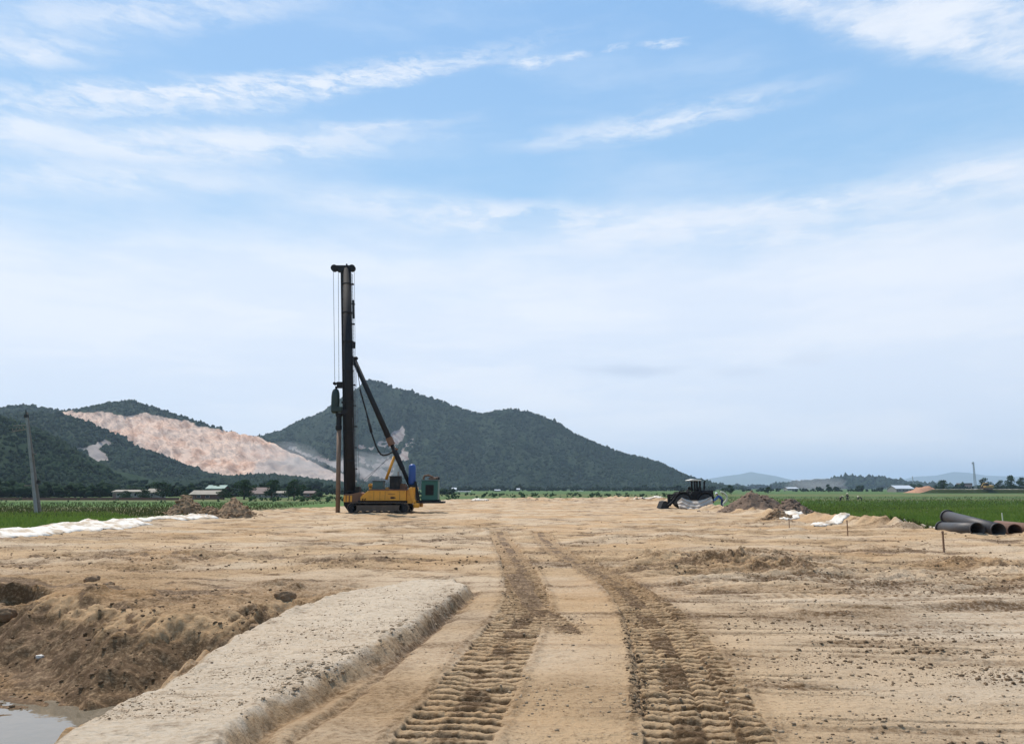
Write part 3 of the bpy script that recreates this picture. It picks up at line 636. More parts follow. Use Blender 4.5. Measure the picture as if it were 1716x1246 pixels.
# ------------------------------------------------------------------ hills
def px_of(V):
    c, s = math.cos(PITCH), math.sin(PITCH); dz = V[:, 2] - CAMH
    dep = V[:, 1] * c + dz * s; up = -V[:, 1] * s + dz * c
    return CX + F * V[:, 0] / dep, CY - F * up / dep
def rock_mat(name, a, b_, c_):
    m = bpy.data.materials.new(name); m.use_nodes = True; t = NT(m.node_tree); b = m.node_tree.nodes['Principled BSDF']
    pos = t.n('ShaderNodeNewGeometry').outputs['Position']; at_ = t.n('ShaderNodeAttribute', attribute_name='zones'); s = t.n('ShaderNodeSeparateColor', {0: at_.outputs['Color']})
    q3 = t.n('ShaderNodeSeparateXYZ', {0: pos}); pp = t.math('ADD', q3.outputs[0], t.math('MULTIPLY', q3.outputs[2], 1.15)); qq = t.math('SUBTRACT', q3.outputs[0], t.math('MULTIPLY', q3.outputs[2], .9))
    stv = t.n('ShaderNodeCombineXYZ', {0: t.math('MULTIPLY', pp, .17), 1: t.math('MULTIPLY', q3.outputs[1], .02), 2: t.math('MULTIPLY', qq, .022)}).outputs[0]
    n1 = t.noise(stv, 1.0, 9, .68); n2 = t.noise(pos, .02, 5, .6); n3 = t.noise(pos, .20, 7, .75)
    rk = t.mix(t.ss(n2, .36, .62), a, b_); rk = t.mix(t.ss(n1, .44, .60, 0, .85), rk, c_); rk = t.mix(t.ss(n1, .47, .36, 0, .7), rk, tuple(v * .55 for v in a)); rk = t.mix(t.ss(n3, .52, .66, 0, .65), rk, (.16, .115, .10))
    rk = t.mix(t.math('MULTIPLY', s.outputs[1], .7), rk, (.42, .36, .32))
    fr = t.mix(t.ss(t.noise(pos, .03, 6, .6), .38, .64), (.016, .030, .015), (.026, .044, .020))
    mk = t.ss(t.math('ADD', s.outputs[0], t.math('MULTIPLY', t.math('SUBTRACT', n3, .5), .9)), .42, .58)
    c = t.mix(mk, fr, rk); m.node_tree.links.new(c, b.inputs['Base Color']); b.inputs['Roughness'].default_value = .95; b.inputs['Specular IOR Level'].default_value = .1
    bn = t.n('ShaderNodeBump', {'Height': t.math('ADD', n1, t.math('MULTIPLY', n3, .5)), 'Strength': 1, 'Distance': 5.0}); m.node_tree.links.new(bn.outputs[0], b.inputs['Normal'])
    return m
M_quarry = rock_mat('quarry_rock', (.60, .355, .235), (.48, .355, .28), (.78, .56, .42))
M_hill = rock_mat('hill_rock', (.22, .185, .17), (.31, .22, .185), (.40, .34, .30))
def hill(name, D, prof, wf, step, m, rocks=(), pales=(), gully=.06, seed=0, wb=None, crown=5.0, forest=True, fm=None, top=0, base=FIELD, sp=None):
    wb = wb or wf; pts = [at(a, b_, D) for a, b_ in prof]; X = np.array([p.x for p in pts]); Z = np.array([p.z - top for p in pts])
    nx = int((X[-1] - X[0]) / step); ny = int((wf + wb) / (step * 1.3)); x = np.linspace(X[0], X[-1], nx); t = np.linspace(-1, 1, ny)
    xx, tt = np.meshgrid(x, t, indexing='ij'); yy = D + np.where(tt < 0, tt * wf, tt * wb)
    rz = np.interp(xx, X, Z)
    H = rz - base; a = np.abs(tt); shp = (1 - a) ** 1.05
    gl_ = fbm(xx / (wf * .28), yy / (wf * .5), 4, seed) * gully * 3 * (a * (1 - a) * 4) * H
    z = base + np.maximum(H * shp + gl_, 0) - 2 * (a > .985) + fbm(xx / 16, yy / 16, 3, seed + 9) * 1.5 * (H > 8)
    V = np.stack([xx.ravel(), yy.ravel(), z.ravel()], 1); ppx, ppy = px_of(V)
    rk = np.zeros(len(V)); pl = np.zeros(len(V))
    fr = V[:, 1] < D + 12
    ppx2 = ppx + 9 * fbm(V[:, 0] / 22, V[:, 2] / 22 + V[:, 1] / 60, 4, seed + 4); ppy2 = ppy + 6 * fbm(V[:, 0] / 22 + 40, V[:, 2] / 22 + V[:, 1] / 60, 4, seed + 5)
    for (poly, st, brk) in rocks:
        s_ = sdf(ppx2, ppy2, poly); q = sst(-3, 3, s_) * st
        if brk: q *= sst(-.12, .10, fbm(V[:, 0] / 26, V[:, 2] / 9 + V[:, 1] / 80, 4, seed + 7) + brk)
        rk = np.maximum(rk, q * fr)
    for poly in pales: pl = np.maximum(pl, sst(-2, 4, sdf(ppx2, ppy2, poly)) * fr)
    # worked faces are cut back into benches and gullies
    ben = fbm(V[:, 0] / 14, V[:, 2] / 40 + V[:, 1] / 90, 5, seed + 8, .6)
    sp_ = fbm((V[:, 0] + 1.15 * V[:, 2]) / 11, (V[:, 0] - .9 * V[:, 2]) / 70, 4, seed + 30, .6)
    V[:, 2] += rk * (ben * 5.0 + sp_ * 7.0) * min(1, step / 2.5)
    V[:, 2] -= rk * 2.0
    i, j = np.meshgrid(np.arange(nx - 1), np.arange(ny - 1), indexing='ij'); k = (i * ny + j).ravel()
    o = npmesh(name, V, np.stack([k, k + ny, k + ny + 1, k + 1], 1), m, True, None, {'zones': np.stack([rk, pl, pl * 0], 1)}); o['kind'] = 'structure'
    if forest:
        sp = sp or crown * .95; n = int((X[-1] - X[0]) * (wf + wb * .25) / sp ** 2)
        fx = rng.uniform(X[0], X[-1], n); ft = rng.uniform(-1, .25, n); fy = D + np.where(ft < 0, ft * wf, ft * wb)
        fi = np.clip(((fx - X[0]) / (X[-1] - X[0]) * (nx - 1)).astype(int), 0, nx - 1); fj = np.clip(((ft + 1) / 2 * (ny - 1)).astype(int), 0, ny - 1)
        fz = V[:, 2].reshape(nx, ny)[fi, fj]; fk = rk.reshape(nx, ny)[fi, fj]
        thin = fbm(fx / 60, fy / 60, 3, seed + 20)
        ok = (fk < .30) & (fz > base + 1.0) & (rng.random(n) < .93 + thin)
        s = crown * (.40 + .26 * rng.random(n) ** 2) * (1 + .35 * thin); s = np.where(rng.random(n) < .02, s * 1.3, s)
        P = np.column_stack([fx, fy, fz + s * rng.uniform(0, .35, n)])[ok]; s = s[ok]
        S = np.stack([s, s, s * rng.uniform(.8, 1.35, len(s))], 1)
        f_ = scatter('hill_woodland', P, S, fm or M_forest, LUMP0); tag(f_, None, None, None, 'stuff')
        return o, f_
    return o, None
def lump0(n):
    out = []
    for k in range(n):
        bm = bmesh.new(); bmesh.ops.create_icosphere(bm, subdivisions=1, radius=1)
        v = np.array([p.co[:] for p in bm.verts]); f = np.array([[q.index for q in p.verts] for p in bm.faces]); bm.free()
        v *= (1 + rng.normal(0, .24, (len(v), 1))); out.append((v, f))
    return out
LUMP0 = lump0(8)
main_prof = [(330, 770), (400, 742), (430, 732), (470, 722), (500, 706), (540, 690), (560, 673), (590, 656), (603, 647), (614, 638), (622, 637), (635, 640), (660, 650), (690, 657), (720, 667), (760, 680),
             (790, 691), (805, 694), (830, 688), (860, 685), (890, 692), (930, 707), (960, 727), (1000, 744), (1050, 762), (1100, 774), (1130, 790), (1150, 802), (1172, 812), (1195, 819)]
rocksM = [([(645, 745), (658, 725), (676, 712), (680, 728), (668, 742), (655, 748)], .9, 0), ([(600, 742), (640, 736), (700, 735), (690, 748), (640, 752), (596, 758)], .7, .02),
          ([(662, 760), (680, 750), (690, 765), (672, 776)], .85, 0), ([(470, 748), (520, 758), (560, 768), (600, 760), (640, 758), (665, 770), (640, 800), (600, 812), (520, 806), (480, 790)], .62, .04),
          ([(480, 745), (498, 750), (520, 765), (600, 782), (650, 790), (662, 780), (650, 800), (590, 795), (510, 776), (488, 758)], 1, 0)]
o, f = hill('hill', 1400, main_prof, 290, 3.4, M_hill, rocksM, [rocksM[4][0]], .07, 3, crown=4.6, sp=3.5)
tag(f, 'hazy dark green scrub wood covering the high central hill', 'woodland')
qprof = [(-260, 700), (-100, 690), (0, 684), (12, 680), (40, 679), (65, 682), (100, 688), (130, 685), (165, 680), (185, 676), (200, 673), (222, 673), (240, 679), (270, 688), (310, 699), (350, 713), (400, 724), (430, 730),
         (470, 746), (500, 761), (530, 774), (560, 790), (600, 806), (640, 820)]
rocksQ = [([(82, 693), (110, 689), (165, 688), (205, 695), (248, 691), (300, 702), (350, 716), (395, 722), (440, 722), (480, 738), (530, 760), (590, 780), (600, 812), (440, 806), (330, 806), (290, 790), (250, 765), (228, 750), (205, 730), (170, 722), (150, 712), (115, 700)], 1, 0)]
o, f = hill('quarry_hill', 1100, qprof, 380, 2.6, M_quarry, rocksQ, [[(430, 770), (500, 762), (600, 795), (600, 812), (420, 808)]], .05, 21, crown=4.4, sp=3.6)
tag(f, 'dark trees along the crest above the pink quarry face', 'woodland')
mprof = [(-260, 720), (-100, 706), (0, 694), (60, 691), (90, 694), (130, 703), (165, 718), (200, 740), (225, 752), (262, 762), (300, 780), (335, 796), (380, 801), (430, 797), (480, 801), (540, 808), (600, 816), (640, 820)]
rocksS = [([(120, 750), (150, 745), (182, 735), (190, 744), (167, 753), (184, 766), (160, 780), (140, 768), (148, 757)], 1, 0)]
o, f = hill('foothill', 800, mprof, 250, 2.6, M_hill, rocksS, [rocksS[0][0]], .07, 31, crown=3.9, sp=2.9)
tag(f, 'bluish green wood on the ridge below the quarry face', 'woodland')
nprof = [(-420, 560), (-260, 620), (-120, 662), (0, 690), (30, 703), (60, 718), (100, 747), (130, 768), (160, 790), (190, 808), (215, 822)]
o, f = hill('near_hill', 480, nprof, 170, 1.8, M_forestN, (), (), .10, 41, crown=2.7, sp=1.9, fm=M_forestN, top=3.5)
tag(f, 'darker green wood on the steep slope at the left edge', 'woodland')
# far blue hills and the low wooded hill on the right
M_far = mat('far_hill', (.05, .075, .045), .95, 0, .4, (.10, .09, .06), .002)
for nm, D, pr, wf in (('far_hill', 9000, [(1130, 812), (1180, 803), (1215, 797), (1240, 794), (1258, 790), (1275, 793), (1300, 797), (1330, 805), (1380, 812), (1440, 816)], 1500),
                      ('far_hill', 10500, [(1500, 806), (1535, 798), (1570, 796), (1598, 790), (1620, 791), (1650, 796), (1700, 798), (1760, 794), (1850, 800), (1950, 812)], 1500),
                      ('far_hill', 9800, [(1300, 812), (1360, 806), (1420, 808), (1500, 806), (1560, 810)], 1200)):
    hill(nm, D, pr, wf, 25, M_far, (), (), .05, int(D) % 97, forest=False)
o, f = hill('low_hill', 1900, [(1290, 815), (1330, 809), (1370, 806), (1400, 803), (1440, 800), (1460, 799), (1480, 802), (1510, 809), (1560, 813)], 160, 6, M_forest, (), (), .05, 55, crown=11, sp=9)
tag(f, 'low wooded hill in haze beyond the right rice field', 'woodland')

def belt(name, px0, px1, D, dz, hmin, hmax, n, label, m=M_forest, depth=30, base=FIELD, dens=None):
    a = rng.uniform(px0, px1, n); Y = D + rng.uniform(0, depth, n); X = (a - CX) / F * Y / math.cos(PITCH) * 1.0
    env = np.clip(.75 + .9 * fbm(a / 18, a * 0, 3, int(px0) % 50 + 3), .35, 1.3)
    h = rng.uniform(hmin, hmax, n) * env; P, S = [], []
    for x, y, hh in zip(X, Y, h):
        for k in range(7):
            q = random.random(); s = hh * (.16 + .16 * random.random())
            P.append((x + random.gauss(0, hh * .22), y + random.gauss(0, hh * .2), base + s * .7 + q * (hh - 1.6 * s))); S.append(s)
    return tag(scatter(name, np.array(P), np.array(S), m, LUMP0, .85), label, 'woodland', None, 'stuff')
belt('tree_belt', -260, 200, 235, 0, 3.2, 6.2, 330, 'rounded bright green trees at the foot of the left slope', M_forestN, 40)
belt('tree_belt', 180, 560, 420, 0, 4, 8, 220, 'line of bushes behind the sheds on the left', M_forest, 50)
belt('tree_belt', 175, 540, 262, 0, 2.6, 5.2, 240, 'dark trees and bushes closely behind the farm sheds', M_forestN, 30)
belt('shrub_belt', 430, 770, 165, 0, .5, 1.5, 150, 'low scrub in the field just behind the pile driver', M_leaf, 60)
belt('shrub_belt', 740, 1130, 230, 0, .5, 1.6, 170, 'low scrub beyond the far end of the sand platform', M_leaf, 120)
belt('shrub_belt', -60, 430, 150, 0, .3, .8, 40, 'tufts of scrub in the left field', M_leaf, 40)
belt('tree_belt', 560, 760, 330, 0, 2, 4.5, 160, 'low trees behind the pile driver', M_forest, 60)
belt('tree_belt', 740, 1190, 700, 0, 3, 7, 260, 'thin dark hedge along the foot of the central hill', M_forest, 80)
belt('tree_belt', 1190, 1480, 2100, 0, 8, 19, 330, 'misty tree line behind the loader and soil heaps', M_forest, 150)
belt('tree_belt', 1500, 1850, 620, 0, 3.5, 7.5, 300, 'dark tree line beyond the right field', M_forest, 60)
belt('tree_belt', 1200, 1500, 620, 0, 2, 5, 90, 'scattered bushes at the far side of the field right of the heaps', M_forest, 40)

# ------------------------------------------------------------------ rice and weeds in the near fields
def tufts(name, px_poly, n, hgt, m, label, z=FIELD, cond=None, lean=.25):
    pts = np.array(sample_px(px_poly, n)); g = np.array([G(a, b_, z)[:] for a, b_ in pts]); zz, _, sd = terrain(g[:, 0], g[:, 1]); ok = sd < (cond if cond is not None else -1.4)
    g = g[ok]; zz = zz[ok]; n = len(g); V = np.zeros((n, 3, 3, 3)); 
    for k in range(3):
        a = rng.uniform(0, 2 * math.pi, n); h = hgt * rng.uniform(.6, 1.3, n); wd = hgt * .13
        V[:, k, 0] = np.column_stack([g[:, 0] - np.cos(a) * wd, g[:, 1] - np.sin(a) * wd, zz - .02]); V[:, k, 1] = np.column_stack([g[:, 0] + np.cos(a) * wd, g[:, 1] + np.sin(a) * wd, zz - .02])
        V[:, k, 2] = np.column_stack([g[:, 0] + rng.normal(0, lean, n) * h, g[:, 1] + rng.normal(0, lean, n) * h, zz + h])
    return tag(npmesh(name, V.reshape(-1, 3), np.arange(n * 9).reshape(-1, 3), m, False), label, 'grass', None, 'stuff')
tufts('rice_plants', [(1300, 838), (2000, 838), (2060, 925), (1780, 907), (1560, 905), (1400, 880), (1330, 870)], 42000, .36, M_rice, 'bright green young rice in the right field')
tufts('rice_plants', [(-420, 862), (180, 860), (240, 872), (100, 900), (-60, 925), (-420, 960)], 24000, .36, M_rice, 'green rice in the left field beside the white sheet')
tufts('dry_grass', [(-420, 842), (560, 842), (420, 856), (200, 868), (-420, 872)], 14000, .30, M_weed, 'olive weeds in the left field around the power pole')
tufts('dry_grass', [(1180, 832), (1716, 832), (1716, 846), (1330, 866)], 7000, .30, M_weed, 'brownish weeds across the middle of the right field')
tufts('edge_weeds', [(1320, 862), (1560, 882), (1760, 905), (1760, 912), (1520, 896), (1320, 880)], 1500, .3, M_weed, 'dry weeds on the outer side of the spoil ridge', 0, .8, .5)

# ------------------------------------------------------------------ single trees
def tree_mesh(seed, n=1500):
    r = random.Random(seed); mb = MB(); top = 1.0
    lean = [(0, 0, 0), (r.uniform(-.02, .02), r.uniform(-.02, .02), .22), (r.uniform(-.04, .04), r.uniform(-.04, .04), .5)]
    mb.tube(lean[0], lean[1], .035, .026, 8); mb.tube(lean[1], lean[2], .026, .014, 8)
    cl = []
    for k in range(9):
        a = r.uniform(0, 6.28); rad = r.uniform(.08, .34); h = r.uniform(.20, .86); rr = r.uniform(.11, .20) * (1.1 - .35 * (h - .34))
        c = Vector((math.cos(a) * rad * (1.15 - h * .5), math.sin(a) * rad * (1.15 - h * .5), h)); cl.append((c, rr)); mb.tube(lean[1] if h < .5 else lean[2], c, .010, .004, 5)
    cl.append((Vector((0, 0, .60)), .24)); cl.append((Vector((0, 0, .32)), .24)); cl.append((Vector((r.uniform(-.08, .08), 0, .86)), .13))
    lv = MB()
    for k in range(n):
        c, rr = r.choice(cl); d = Vector((r.gauss(0, 1), r.gauss(0, 1), r.gauss(0, 1))).normalized() * rr * (r.random() ** .35)
        p = c + Vector((d.x, d.y, d.z * .8)); s = r.uniform(.018, .038)
        u = Vector((r.gauss(0, 1), r.gauss(0, 1), r.gauss(0, 1))).normalized(); v = u.orthogonal().normalized() * s; w_ = u.cross(v).normalized() * s * .7
        lv.add([p - v, p + w_, p + v, p - w_], [(0, 1, 2, 3)])
    return mb, lv
TP = []
for sd_ in range(3):
    a, b_ = tree_mesh(sd_ + 11)
    me1 = bpy.data.meshes.new('trunk'); me1.from_pydata(a.v, [], a.f); me1.materials.append(M_trunk)
    me2 = bpy.data.meshes.new('crown'); me2.from_pydata(b_.v, [], b_.f); me2.materials.append(M_leaf); TP.append((me1, me2))
def tree(px, pyb, D, hpx, label, group, wide=1.0, k=None):
    p = at(px, pyb, D); H = hpx / F * D; base = FIELD if D > 100 else 0
    r = empty('broadleaf_tree', (p.x, D, base), random.uniform(0, 6), label, 'tree', group); H = at(px, pyb - hpx, D).z - base
    r.scale = (H * wide, H * wide, H); me = TP[k if k is not None else random.randrange(3)]
    for nm, m_ in (('trunk', me[0]), ('crown', me[1])):
        o = bpy.data.objects.new(nm, m_); col.objects.link(o); o.parent = r
gt = 'single dark trees among the sheds on the left'
for (px, top, wd, D, lab) in ((272, 807, 1.25, 210, 'broad dark tree between the white shed and the brick shed'), (409, 802, 1.1, 205, 'round dark tree standing alone right of the brick shed'),
        (455, 803, 1.0, 206, 'dark tree left of the twin crowns, right of the brown roof'), (493, 802, 1.1, 207, 'largest dark tree nearest the pile driver hammer'),
        (239, 819, 1.3, 200, 'small dark tree hiding the end of the white shed'), (375, 818, 1.4, 200, 'bushy dark tree at the right end of the brick shed'),
        (210, 822, 1.8, 200, 'low spreading tree before the long white shed'), (535, 824, 1.8, 220, 'low bush just left of the pile driver mast'), (310, 822, 1.5, 215, 'low tree behind the left soil heap')):
    tree(px, 836, D, 836 - top + 1, lab, gt, wd * 1.4)
gt2 = 'single trees along the far side of the right field'
for (px, top, wd, D, lab) in ((1579, 803, 1.5, 480, 'wide dark tree right of the orange earth bank'), (1652, 799, 1.4, 480, 'round dark tree directly behind the yellow excavator'), (1696, 795, 1.0, 480, 'tallest dark tree right of the yellow excavator'),
        (1714, 798, 1.2, 480, 'dark tree cut by the right edge of the picture'), (1678, 803, 1.5, 490, 'lower dark tree between the excavator and the tallest tree'), (1389, 810, 1.3, 520, 'lone round tree by the dusty far field edge'),
        (1225, 811, .8, 330, 'slim conifer shaped tree beyond the loader'), (1211, 817, 1.2, 330, 'small dark bush just right of the loader exhaust'), (1287, 815, 1.9, 420, 'broad low tree behind the large brown heap'),
        (1541, 809, 1.4, 600, 'small dark tree left of the orange earth bank')):
    tree(px, 824, D, 824 - top, lab, gt2, wd)

# ------------------------------------------------------------------ buildings
M_wallw = mat('wall_white', (.25, .235, .205), .9, 0, .4, scale=.6); M_brick = mat('wall_brick', (.14, .07, .05), .9, 0, .4, scale=.8)
M_roofp = mat('roof_pale', (.24, .205, .155), .8, 0, .5, scale=.6); M_roofg = mat('roof_green', (.03, .14, .11), .6, 0, .3); M_roofb = mat('roof_brown', (.17, .12, .10), .9, 0, .4)
M_roofw = mat('roof_white', (.42, .45, .48), .6, 0, .2); M_dark = mat('dark_opening', (.02, .02, .02), .9)
M_pink = mat('wall_pink', (.42, .27, .23), .9)
def building(px0, px1, ytop, ybase, D, wm, rm, label, group, depth=6, roofh=.35, eave=.3, wins=3, flat=False, open_=False, name='shed', yaw=0):
    a, b_ = at(px0, ybase, D), at(px1, ybase, D); W_ = b_.x - a.x; base = FIELD; H = at(px0, ytop, D).z - base; wh = H * (1 - roofh)
    r = empty(name, ((a.x + b_.x) / 2, D + depth / 2, base), yaw, label, 'building', group)
    MB().bx(-W_/2, W_/2, -depth/2, depth/2, -.3, wh).build('wall', wm, r)
    rf = MB()
    if flat: rf.bx(-W_/2-.1, W_/2+.1, -depth/2-.1, depth/2+.1, wh, H)
    else:
        prof = [(-depth/2-eave, wh - .04), (0, H), (depth/2+eave, wh - .04), (depth/2+eave, wh+.10), (0, H+.14), (-depth/2-eave, wh+.10)]
        vs = [(-W_/2-eave, y, z) for y, z in prof] + [(W_/2+eave, y, z) for y, z in prof]; n = 6
        rf.add(vs, [tuple(range(6)), tuple(range(11, 5, -1))] + [(i, i+6, (i+1) % 6+6, (i+1) % 6) for i in range(6)])
        rf2 = MB().add([(-W_/2, -depth/2, wh), (-W_/2, depth/2, wh), (-W_/2, 0, H-.02)], [(0, 1, 2)]).add([(W_/2, -depth/2, wh), (W_/2, depth/2, wh), (W_/2, 0, H-.02)], [(0, 2, 1)]); rf2.each('gable', wm, r)
    rf.build('roof', rm, r)
    nw = wins; step = W_ / (nw + 1)
    for k in range(nw):
        x = -W_/2 + step * (k + 1); ww = min(.9, step * .4)
        fr = MB().bx(x - ww/2 - .06, x + ww/2 + .06, -depth/2 - .05, -depth/2 + .02, wh * .42 - .06, wh * .80 + .06).build('window', M_roofw, r)
        MB().bx(x - ww/2, x + ww/2, -depth/2 - .065, -depth/2 - .055, wh * .42, wh * .80).build('pane', M_dark, fr)
    dx = -W_/2 + step * .35
    MB().bx(dx - .45, dx + .45, -depth/2 - .06, -depth/2 - .003, -.1, min(2.0, wh * .8)).build('door', M_dark if open_ else M_roofb, r)
    return r
gb = 'low farm sheds behind the left field'
building(188, 236, 821, 837, 214, M_wallw, M_roofp, 'long low white shed furthest left among the farm sheds', gb, 5, .2, wins=4)
building(244, 264, 819, 837, 222, M_wallw, M_roofp, 'narrow shed with a tan roof just right of the long white one', gb, 5, .4, wins=1)
building(318, 362, 822, 838, 204, M_brick, M_roofp, 'brick shed with a pale sloping roof behind the soil heaps', gb, 6, .45, wins=2)
building(345, 374, 813, 830, 262, M_brick, M_roofg, 'shed with a green roof standing behind the brick shed', gb, 6, .3, wins=1)
building(416, 445, 817, 836, 232, M_wallw, M_roofb, 'shed with a tall brown roof between the dark trees', gb, 8, .6, wins=2)
building(462, 476, 823, 836, 240, M_wallw, M_roofp, 'tiny white walled shed half hidden between two dark trees', gb, 4, .3, wins=1)
building(508, 524, 823, 838, 236, M_brick, M_roofb, 'small brown shed nearest the pile driver hammer', gb, 5, .3, wins=1)
gv = 'pale buildings at the foot of the central hill'
for (a, b_, t_, D, rm, lab) in ((757, 764, 817, 560, M_roofw, 'narrow white building, leftmost of the village under the hill'), (766, 788, 823, 560, M_roofw, 'long white shed beside the leftmost village building'),
        (789, 805, 825, 600, M_roofp, 'low pale shed, third from the left in the village'), (812, 827, 826, 640, M_roofw, 'low white shed left of the tall village house'), (829, 838, 820, 640, M_roofw, 'tall white house in the middle of the village'),
        (851, 860, 826, 660, M_roofp, 'small pale house right of the tall white one'), (866, 871, 818, 690, M_roofw, 'slim white tower like house at the village end'), (923, 927, 823, 700, M_roofw, 'tiny white house standing apart under the hill'),
        (934, 939, 824, 700, M_roofw, 'tiny white house beside the one standing apart'), (969, 978, 822, 720, M_roofw, 'rightmost small white house under the central hill')):
    building(a, b_, t_, 828, D, M_wallw, rm, lab, gv, 8, .35, wins=2, name='house')
building(1502, 1532, 813, 820, 560, M_wallw, M_roofw, 'white warehouse roof left of the orange earth bank', None, 14, .5, wins=4, name='warehouse')
building(1614, 1630, 809, 819, 640, M_pink, M_roofb, 'pinkish house among the trees left of the mast', None, 9, .2, wins=3, flat=True, name='house')
building(1320, 1338, 816, 820, 900, M_wallw, M_roofw, 'bright white shed in the dust beyond the heaps', None, 14, .4, wins=3, name='shed')
# boundary wall at the far side of the left field
r = MB()
a, b_ = at(-60, 836, 193), at(300, 836, 193); r.box(((a.x + b_.x)/2, 193, FIELD + .3), (b_.x - a.x, .25, .6))
tag(r.build('boundary_wall', M_brick), 'low reddish brick wall along the far side of the left field', 'wall')
# orange earth bank and far road embankment
M_orange = earth('orange_soil', (.42, .22, .13), (.2, .1, .06), (.5, .33, .22), 1.0, .2, False)
def bank(px0, px1, ytop, D, m, name, wd=8, rgh=.5):
    a, b_ = at(px0, ytop, D), at(px1, ytop, D); n = 160; x = np.linspace(a.x, b_.x, n); y = np.linspace(-1, 1, 15); xx, yy = np.meshgrid(x, y, indexing='ij')
    e = np.clip(np.minimum(xx - a.x, b_.x - xx) / 8, 0, 1); z = FIELD - .1 + (a.z - FIELD) * np.clip((1 - np.abs(yy)) * 1.8, 0, 1) * e * (1 + rgh * fbm(xx / 3, yy, 3, 8))
    V = np.stack([xx.ravel(), D + yy.ravel() * wd, z.ravel()], 1); i, j = np.meshgrid(np.arange(n-1), np.arange(14), indexing='ij'); k = (i * 15 + j).ravel()
    return npmesh(name, V, np.stack([k, k + 15, k + 16, k + 1], 1), m)
tag(bank(1520, 1575, 815.5, 470, M_orange, 'earth_bank', 9, .5), 'orange earth bank beyond the right field, left of the mast', 'earth bank')
M_road = mat('far_road', (.42, .36, .28), .95)
tag(bank(1545, 1900, 819.3, 440, M_weed, 'embankment', 7, .1), kind='structure')
tag(bank(1546, 1900, 818.9, 440.5, M_road, 'embankment_road', 2.2, .1), kind='structure')

# ------------------------------------------------------------------ masts
M_steel = mat('galvanised', (.35, .37, .38), .5, .6)
def lattice(px, ytop, D, wd, label, red=True):
    p = at(px, 820, D); H = at(px, ytop, D).z - FIELD; r = empty('lattice_mast', (p.x, D, FIELD), 0, label, 'mast')
    L = MB(); n = 14
    for k in range(3):
        a = 2.1 * k; L.tube((math.cos(a) * wd, math.sin(a) * wd, 0), (math.cos(a) * wd * .35, math.sin(a) * wd * .35, H * .96), wd * .16, wd * .12, 6)
    L.build('legs', M_steel, r); B = MB()
    for i in range(n):
        z0, z1 = H * .96 * i / n, H * .96 * (i + 1) / n; f0, f1 = wd * (1 - .65 * i / n), wd * (1 - .65 * (i + 1) / n)
        for k in range(3):
            a, b_ = 2.1 * k, 2.1 * ((k + 1) % 3); B.tube((math.cos(a) * f0, math.sin(a) * f0, z0), (math.cos(b_) * f1, math.sin(b_) * f1, z1), wd * .07, n=5)
    B.build('bracing', M_steel, r); A = MB()
    for k in range(3):
        a = 2.1 * k + .5; A.box((math.cos(a) * wd * .7, math.sin(a) * wd * .7, H * .93), (wd * .35, wd * .35, H * .06))
    A.each('antenna', M_roofw, r)
    MB().tube((0, 0, H * .95), (0, 0, H), wd * .06, n=6).build('lightning_rod', M_steel, r)
lattice(1635, 772, 600, 1.1, 'tall lattice telephone mast rising over the right tree line')
lattice(1531, 797, 900, .8, 'faint thin mast far away above the orange earth bank')
M_cable0 = mat('wire', (.08, .09, .08))
# power pole: two concrete legs meeting at the top
M_conc = mat('pole_concrete', (.27, .255, .225), .85, 0, .35, scale=1.2, bump=.3); M_concd = mat('pole_concrete_dark', (.20, .16, .13), .85, 0, .4, scale=1.2)
D = 3 * F / 43.; D0 = D
def lp(px, py, dy=0): v = at(px, py, D0); return Vector((v.x - O.x, dy, v.z - O.z))
O = Vector((at(60, 860, D).x, D, FIELD))
r = empty('power_pole', O, 0, 'leaning double leg concrete power pole in the left field', 'power pole')
pl = MB(); pl.tube(lp(63, 862, -.25), lp(44.5, 697, -.05), .19, .12, 8); pl.build('leg', M_conc, r)
pl = MB(); pl.tube(lp(59, 862, .9), lp(43.5, 690, .15), .20, .13, 8); pl.build('leg', M_concd, r)
MB().box(lp(44, 697, 0), (.34, .42, .35)).tube(lp(43.5, 694), lp(43.5, 686), .05).build('pole_cap', M_dark, r)
ca = MB().box(lp(50.5, 813, .3), (1.5, .12, .14)).box(lp(50.5, 813, .1), (1.5, .08, .14)); ca.build('platform_beam', M_concd, r)
bx_ = MB().box(lp(63, 807, .2), (.32, .3, .4)); bx_.build('switch_box', M_dark, r)
ub = MB().tube(lp(20, 723), lp(44, 719), .05).tube(lp(22, 713), lp(44, 712), .035).tube(lp(22, 724), lp(34, 712), .02)
ub.build('cross_arm', M_concd, r)
for k, (ix, iy) in enumerate(((21, 717), (27, 716), (33, 716), (39, 714))):
    MB().lathe([(.03, 0), (.07, .05), (.035, .1), (.07, .15), (.03, .22)], lp(ix, iy + 4), 8).build('insulator', M_concd, r)
MB().tube(lp(45, 700), Vector((at(122, 848, D).x - O.x, -2, .0)), .010, n=5).build('guy_wire', M_cable0, r)
for k, yb in enumerate((760, 840)): MB().box(lp(53.5 + (yb-760)*.09, yb, .2), (.5, .5, .1)).build('brace', M_concd, r)

